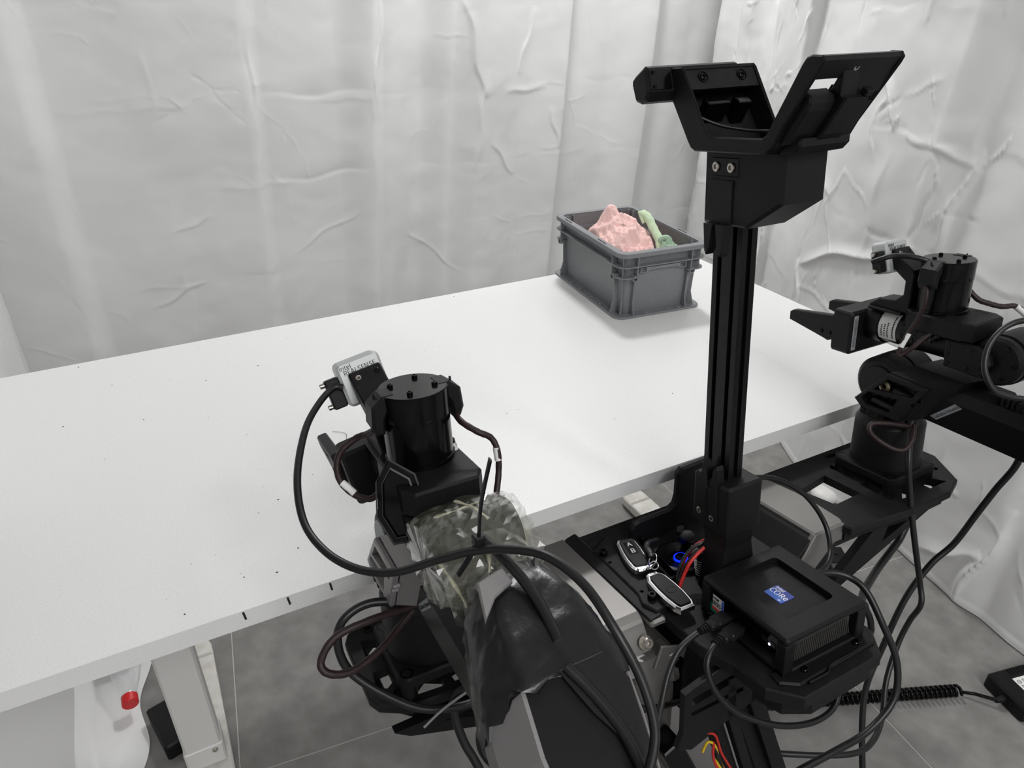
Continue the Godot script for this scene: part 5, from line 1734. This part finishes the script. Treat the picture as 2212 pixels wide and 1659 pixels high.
	cable("cross_cable", "black braided cable crossing behind the slotted bracket from the silver shroud", "cable", [V(-0.16, -0.158, -0.066), V(-0.133, -0.159, -0.064), V(-0.11, -0.165, -0.062), V(-0.079, -0.176, -0.066), V(-0.035, -0.191, -0.074), V(0.02, -0.203, -0.083)], 0.0055)
	cable("mast_cable", "thin black cable arching from the mast foot over the silver side cover", "cable", [V(0.025, 0.074, -0.11), V(0.05, 0.072, -0.104), V(0.092, 0.057, -0.101), V(0.132, 0.026, -0.092), V(0.153, -0.011, -0.077), V(0.146, -0.035, -0.058), V(0.123, -0.042, -0.041), V(0.09, -0.036, -0.03), V(0.055, -0.03, -0.03)], 0.0031)
	cable("floor_cable", "black cable sweeping from behind the computer in a wide loop over the floor", "cable", [V(0.055, -0.03, -0.03), V(0.097, -0.033, -0.022), V(0.118, -0.038, -0.009), V(0.126, -0.048, 0.011), V(0.127, -0.077, 0.036), V(0.132, -0.12, 0.058), V(0.119, -0.16, 0.07), V(0.077, -0.184, 0.072), V(0.023, -0.186, 0.071), V(-0.031, -0.186, 0.069), V(-0.09, -0.186, 0.07)], 0.004)
	cable("bent_cable", "short black cable bend at the right side of the computer", "cable", [V(0.06, -0.04, 0.02), V(0.105, -0.05, 0.022), V(0.114, -0.063, 0.024), V(0.119, -0.08, 0.028), V(0.116, -0.097, 0.028), V(0.07, -0.1, 0.02)], 0.0038)
	cable("hanging_cable", "black cable hanging straight down from the right arm's beam to the floor", "cable", [V(0.335, 0.085, -0.1), V(0.33, 0.063, -0.097), V(0.308, 0.025, -0.078), V(0.308, -0.027, -0.067), V(0.309, -0.085, -0.052), V(0.32, -0.152, -0.041), V(0.314, -0.178, -0.031), V(0.312, -0.213, -0.041), V(0.298, -0.249, -0.043), V(0.264, -0.29, -0.03), V(0.231, -0.321, -0.007), V(0.198, -0.333, 0.006), V(0.16, -0.329, 0.01), V(0.114, -0.321, -0.004), V(0.06, -0.312, -0.03)], 0.004)
	cable("slanting_cable", "black cable slanting down from under the right arm's beam in front of the curtain", "cable", [V(0.43, 0.075, -0.01), V(0.429, 0.024, -0.007), V(0.423, -0.027, -0.024), V(0.412, -0.067, -0.035), V(0.401, -0.122, -0.051), V(0.373, -0.154, -0.062), V(0.337, -0.205, -0.068), V(0.299, -0.277, -0.066), V(0.274, -0.334, -0.064), V(0.256, -0.384, -0.05), V(0.237, -0.467, -0.022), V(0.22, -0.56, 0.01)], 0.0046)
	cable("plate_cable", "short rough black cable hanging below the right arm plate", "cable", [V(0.4, -0.06, -0.13), V(0.397, -0.108, -0.12), V(0.377, -0.139, -0.115), V(0.352, -0.151, -0.11), V(0.311, -0.162, -0.1), V(0.249, -0.156, -0.073), V(0.199, -0.141, -0.044), V(0.15, -0.12, -0.03)], 0.0055)
	cable("looped_sleeve", "dark braided cable loop lying on the right arm's base housing", "cable", [V(0.338, 0.075, -0.1), V(0.335, 0.065, -0.096), V(0.297, 0.074, -0.11), V(0.278, 0.075, -0.118), V(0.272, 0.067, -0.115), V(0.279, 0.056, -0.107), V(0.292, 0.045, -0.093), V(0.305, 0.043, -0.085), V(0.32, 0.053, -0.086), V(0.333, 0.068, -0.095)], 0.0035, "sleeve")
	c = cable("sleeved_cable", "red-black braided cable hanging from the right motor's left housing, white tag at its end", "cable", [V(0.318, 0.26, -0.1), V(0.314, 0.255, -0.095), V(0.312, 0.241, -0.094), V(0.311, 0.219, -0.099), V(0.308, 0.203, -0.105), V(0.302, 0.189, -0.108), V(0.298, 0.173, -0.109)], 0.0028, "sleeve")
	tag_sleeve(c, V(0.3075, 0.2, -0.1055), V(0.3, 0.182, -0.1085), 0.0034)
	cable("sleeved_cable", "red-black braided cable climbing the right wrist tube to its taped joint", "cable", [V(0.298, 0.171, -0.108), V(0.303, 0.176, -0.103), V(0.309, 0.185, -0.096), V(0.32, 0.197, -0.09), V(0.328, 0.203, -0.084), V(0.336, 0.205, -0.072)], 0.003, "sleeve")
	c = cable("sleeved_cable", "red-black braided cable leaving the right motor towards the picture's edge", "cable", [V(0.39, 0.255, -0.1), V(0.398, 0.235, -0.082), V(0.41, 0.228, -0.073), V(0.425, 0.223, -0.064), V(0.441, 0.222, -0.056), V(0.453, 0.208, -0.043), V(0.46, 0.19, -0.03)], 0.0035, "sleeve")
	tag_sleeve(c, V(0.441, 0.222, -0.056), V(0.452, 0.209, -0.044), 0.004)
	cable("elbow_cable", "black cable looping in front of the right arm's wrist disc", "cable", [V(0.36, 0.25, 0.05), V(0.325, 0.246, 0.022), V(0.306, 0.243, 0.014), V(0.29, 0.234, 0.01), V(0.276, 0.218, 0.01), V(0.268, 0.197, 0.016), V(0.271, 0.177, 0.027), V(0.283, 0.169, 0.036), V(0.305, 0.164, 0.049), V(0.36, 0.16, 0.08)], 0.0034)
	cable("camera_cable", "short black cable from the right depth camera to its motor", "cable", [V(0.292, 0.285, -0.16), V(0.3, 0.291, -0.149), V(0.309, 0.294, -0.14), V(0.318, 0.294, -0.125), V(0.328, 0.29, -0.112), V(0.335, 0.284, -0.108)], 0.0034)
	# power wires in the deck tray
	for q in [["wire_red", "red wire, upper of the two arching into the deck tray", [V(0.003, 0.0, -0.1), V(0.0, 0.004, -0.098), V(-0.011, 0.003, -0.109), V(-0.029, -0.006, -0.113), V(-0.045, -0.018, -0.11), V(-0.056, -0.044, -0.106)]], ["wire_red", "red wire, lower of the two arching into the deck tray", [V(0.003, 0.0, -0.095), V(-0.004, 0.003, -0.093), V(-0.019, 0.001, -0.1), V(-0.041, -0.01, -0.099), V(-0.052, -0.024, -0.098), V(-0.062, -0.044, -0.097)]], ["wire_black", "black wire beside the upper red wire in the deck tray", [V(0.004, 0.0, -0.098), V(-0.021, 0.002, -0.107), V(-0.038, -0.008, -0.111), V(-0.051, -0.025, -0.109), V(-0.059, -0.046, -0.106)]], ["wire_black", "black wire beside the lower red wire in the deck tray", [V(0.003, 0.001, -0.095), V(-0.026, -0.004, -0.103), V(-0.043, -0.015, -0.104), V(-0.054, -0.03, -0.103), V(-0.061, -0.046, -0.101)]]]:
		cable("power_wire", q[1], "wire", q[2], 0.0021, q[0])
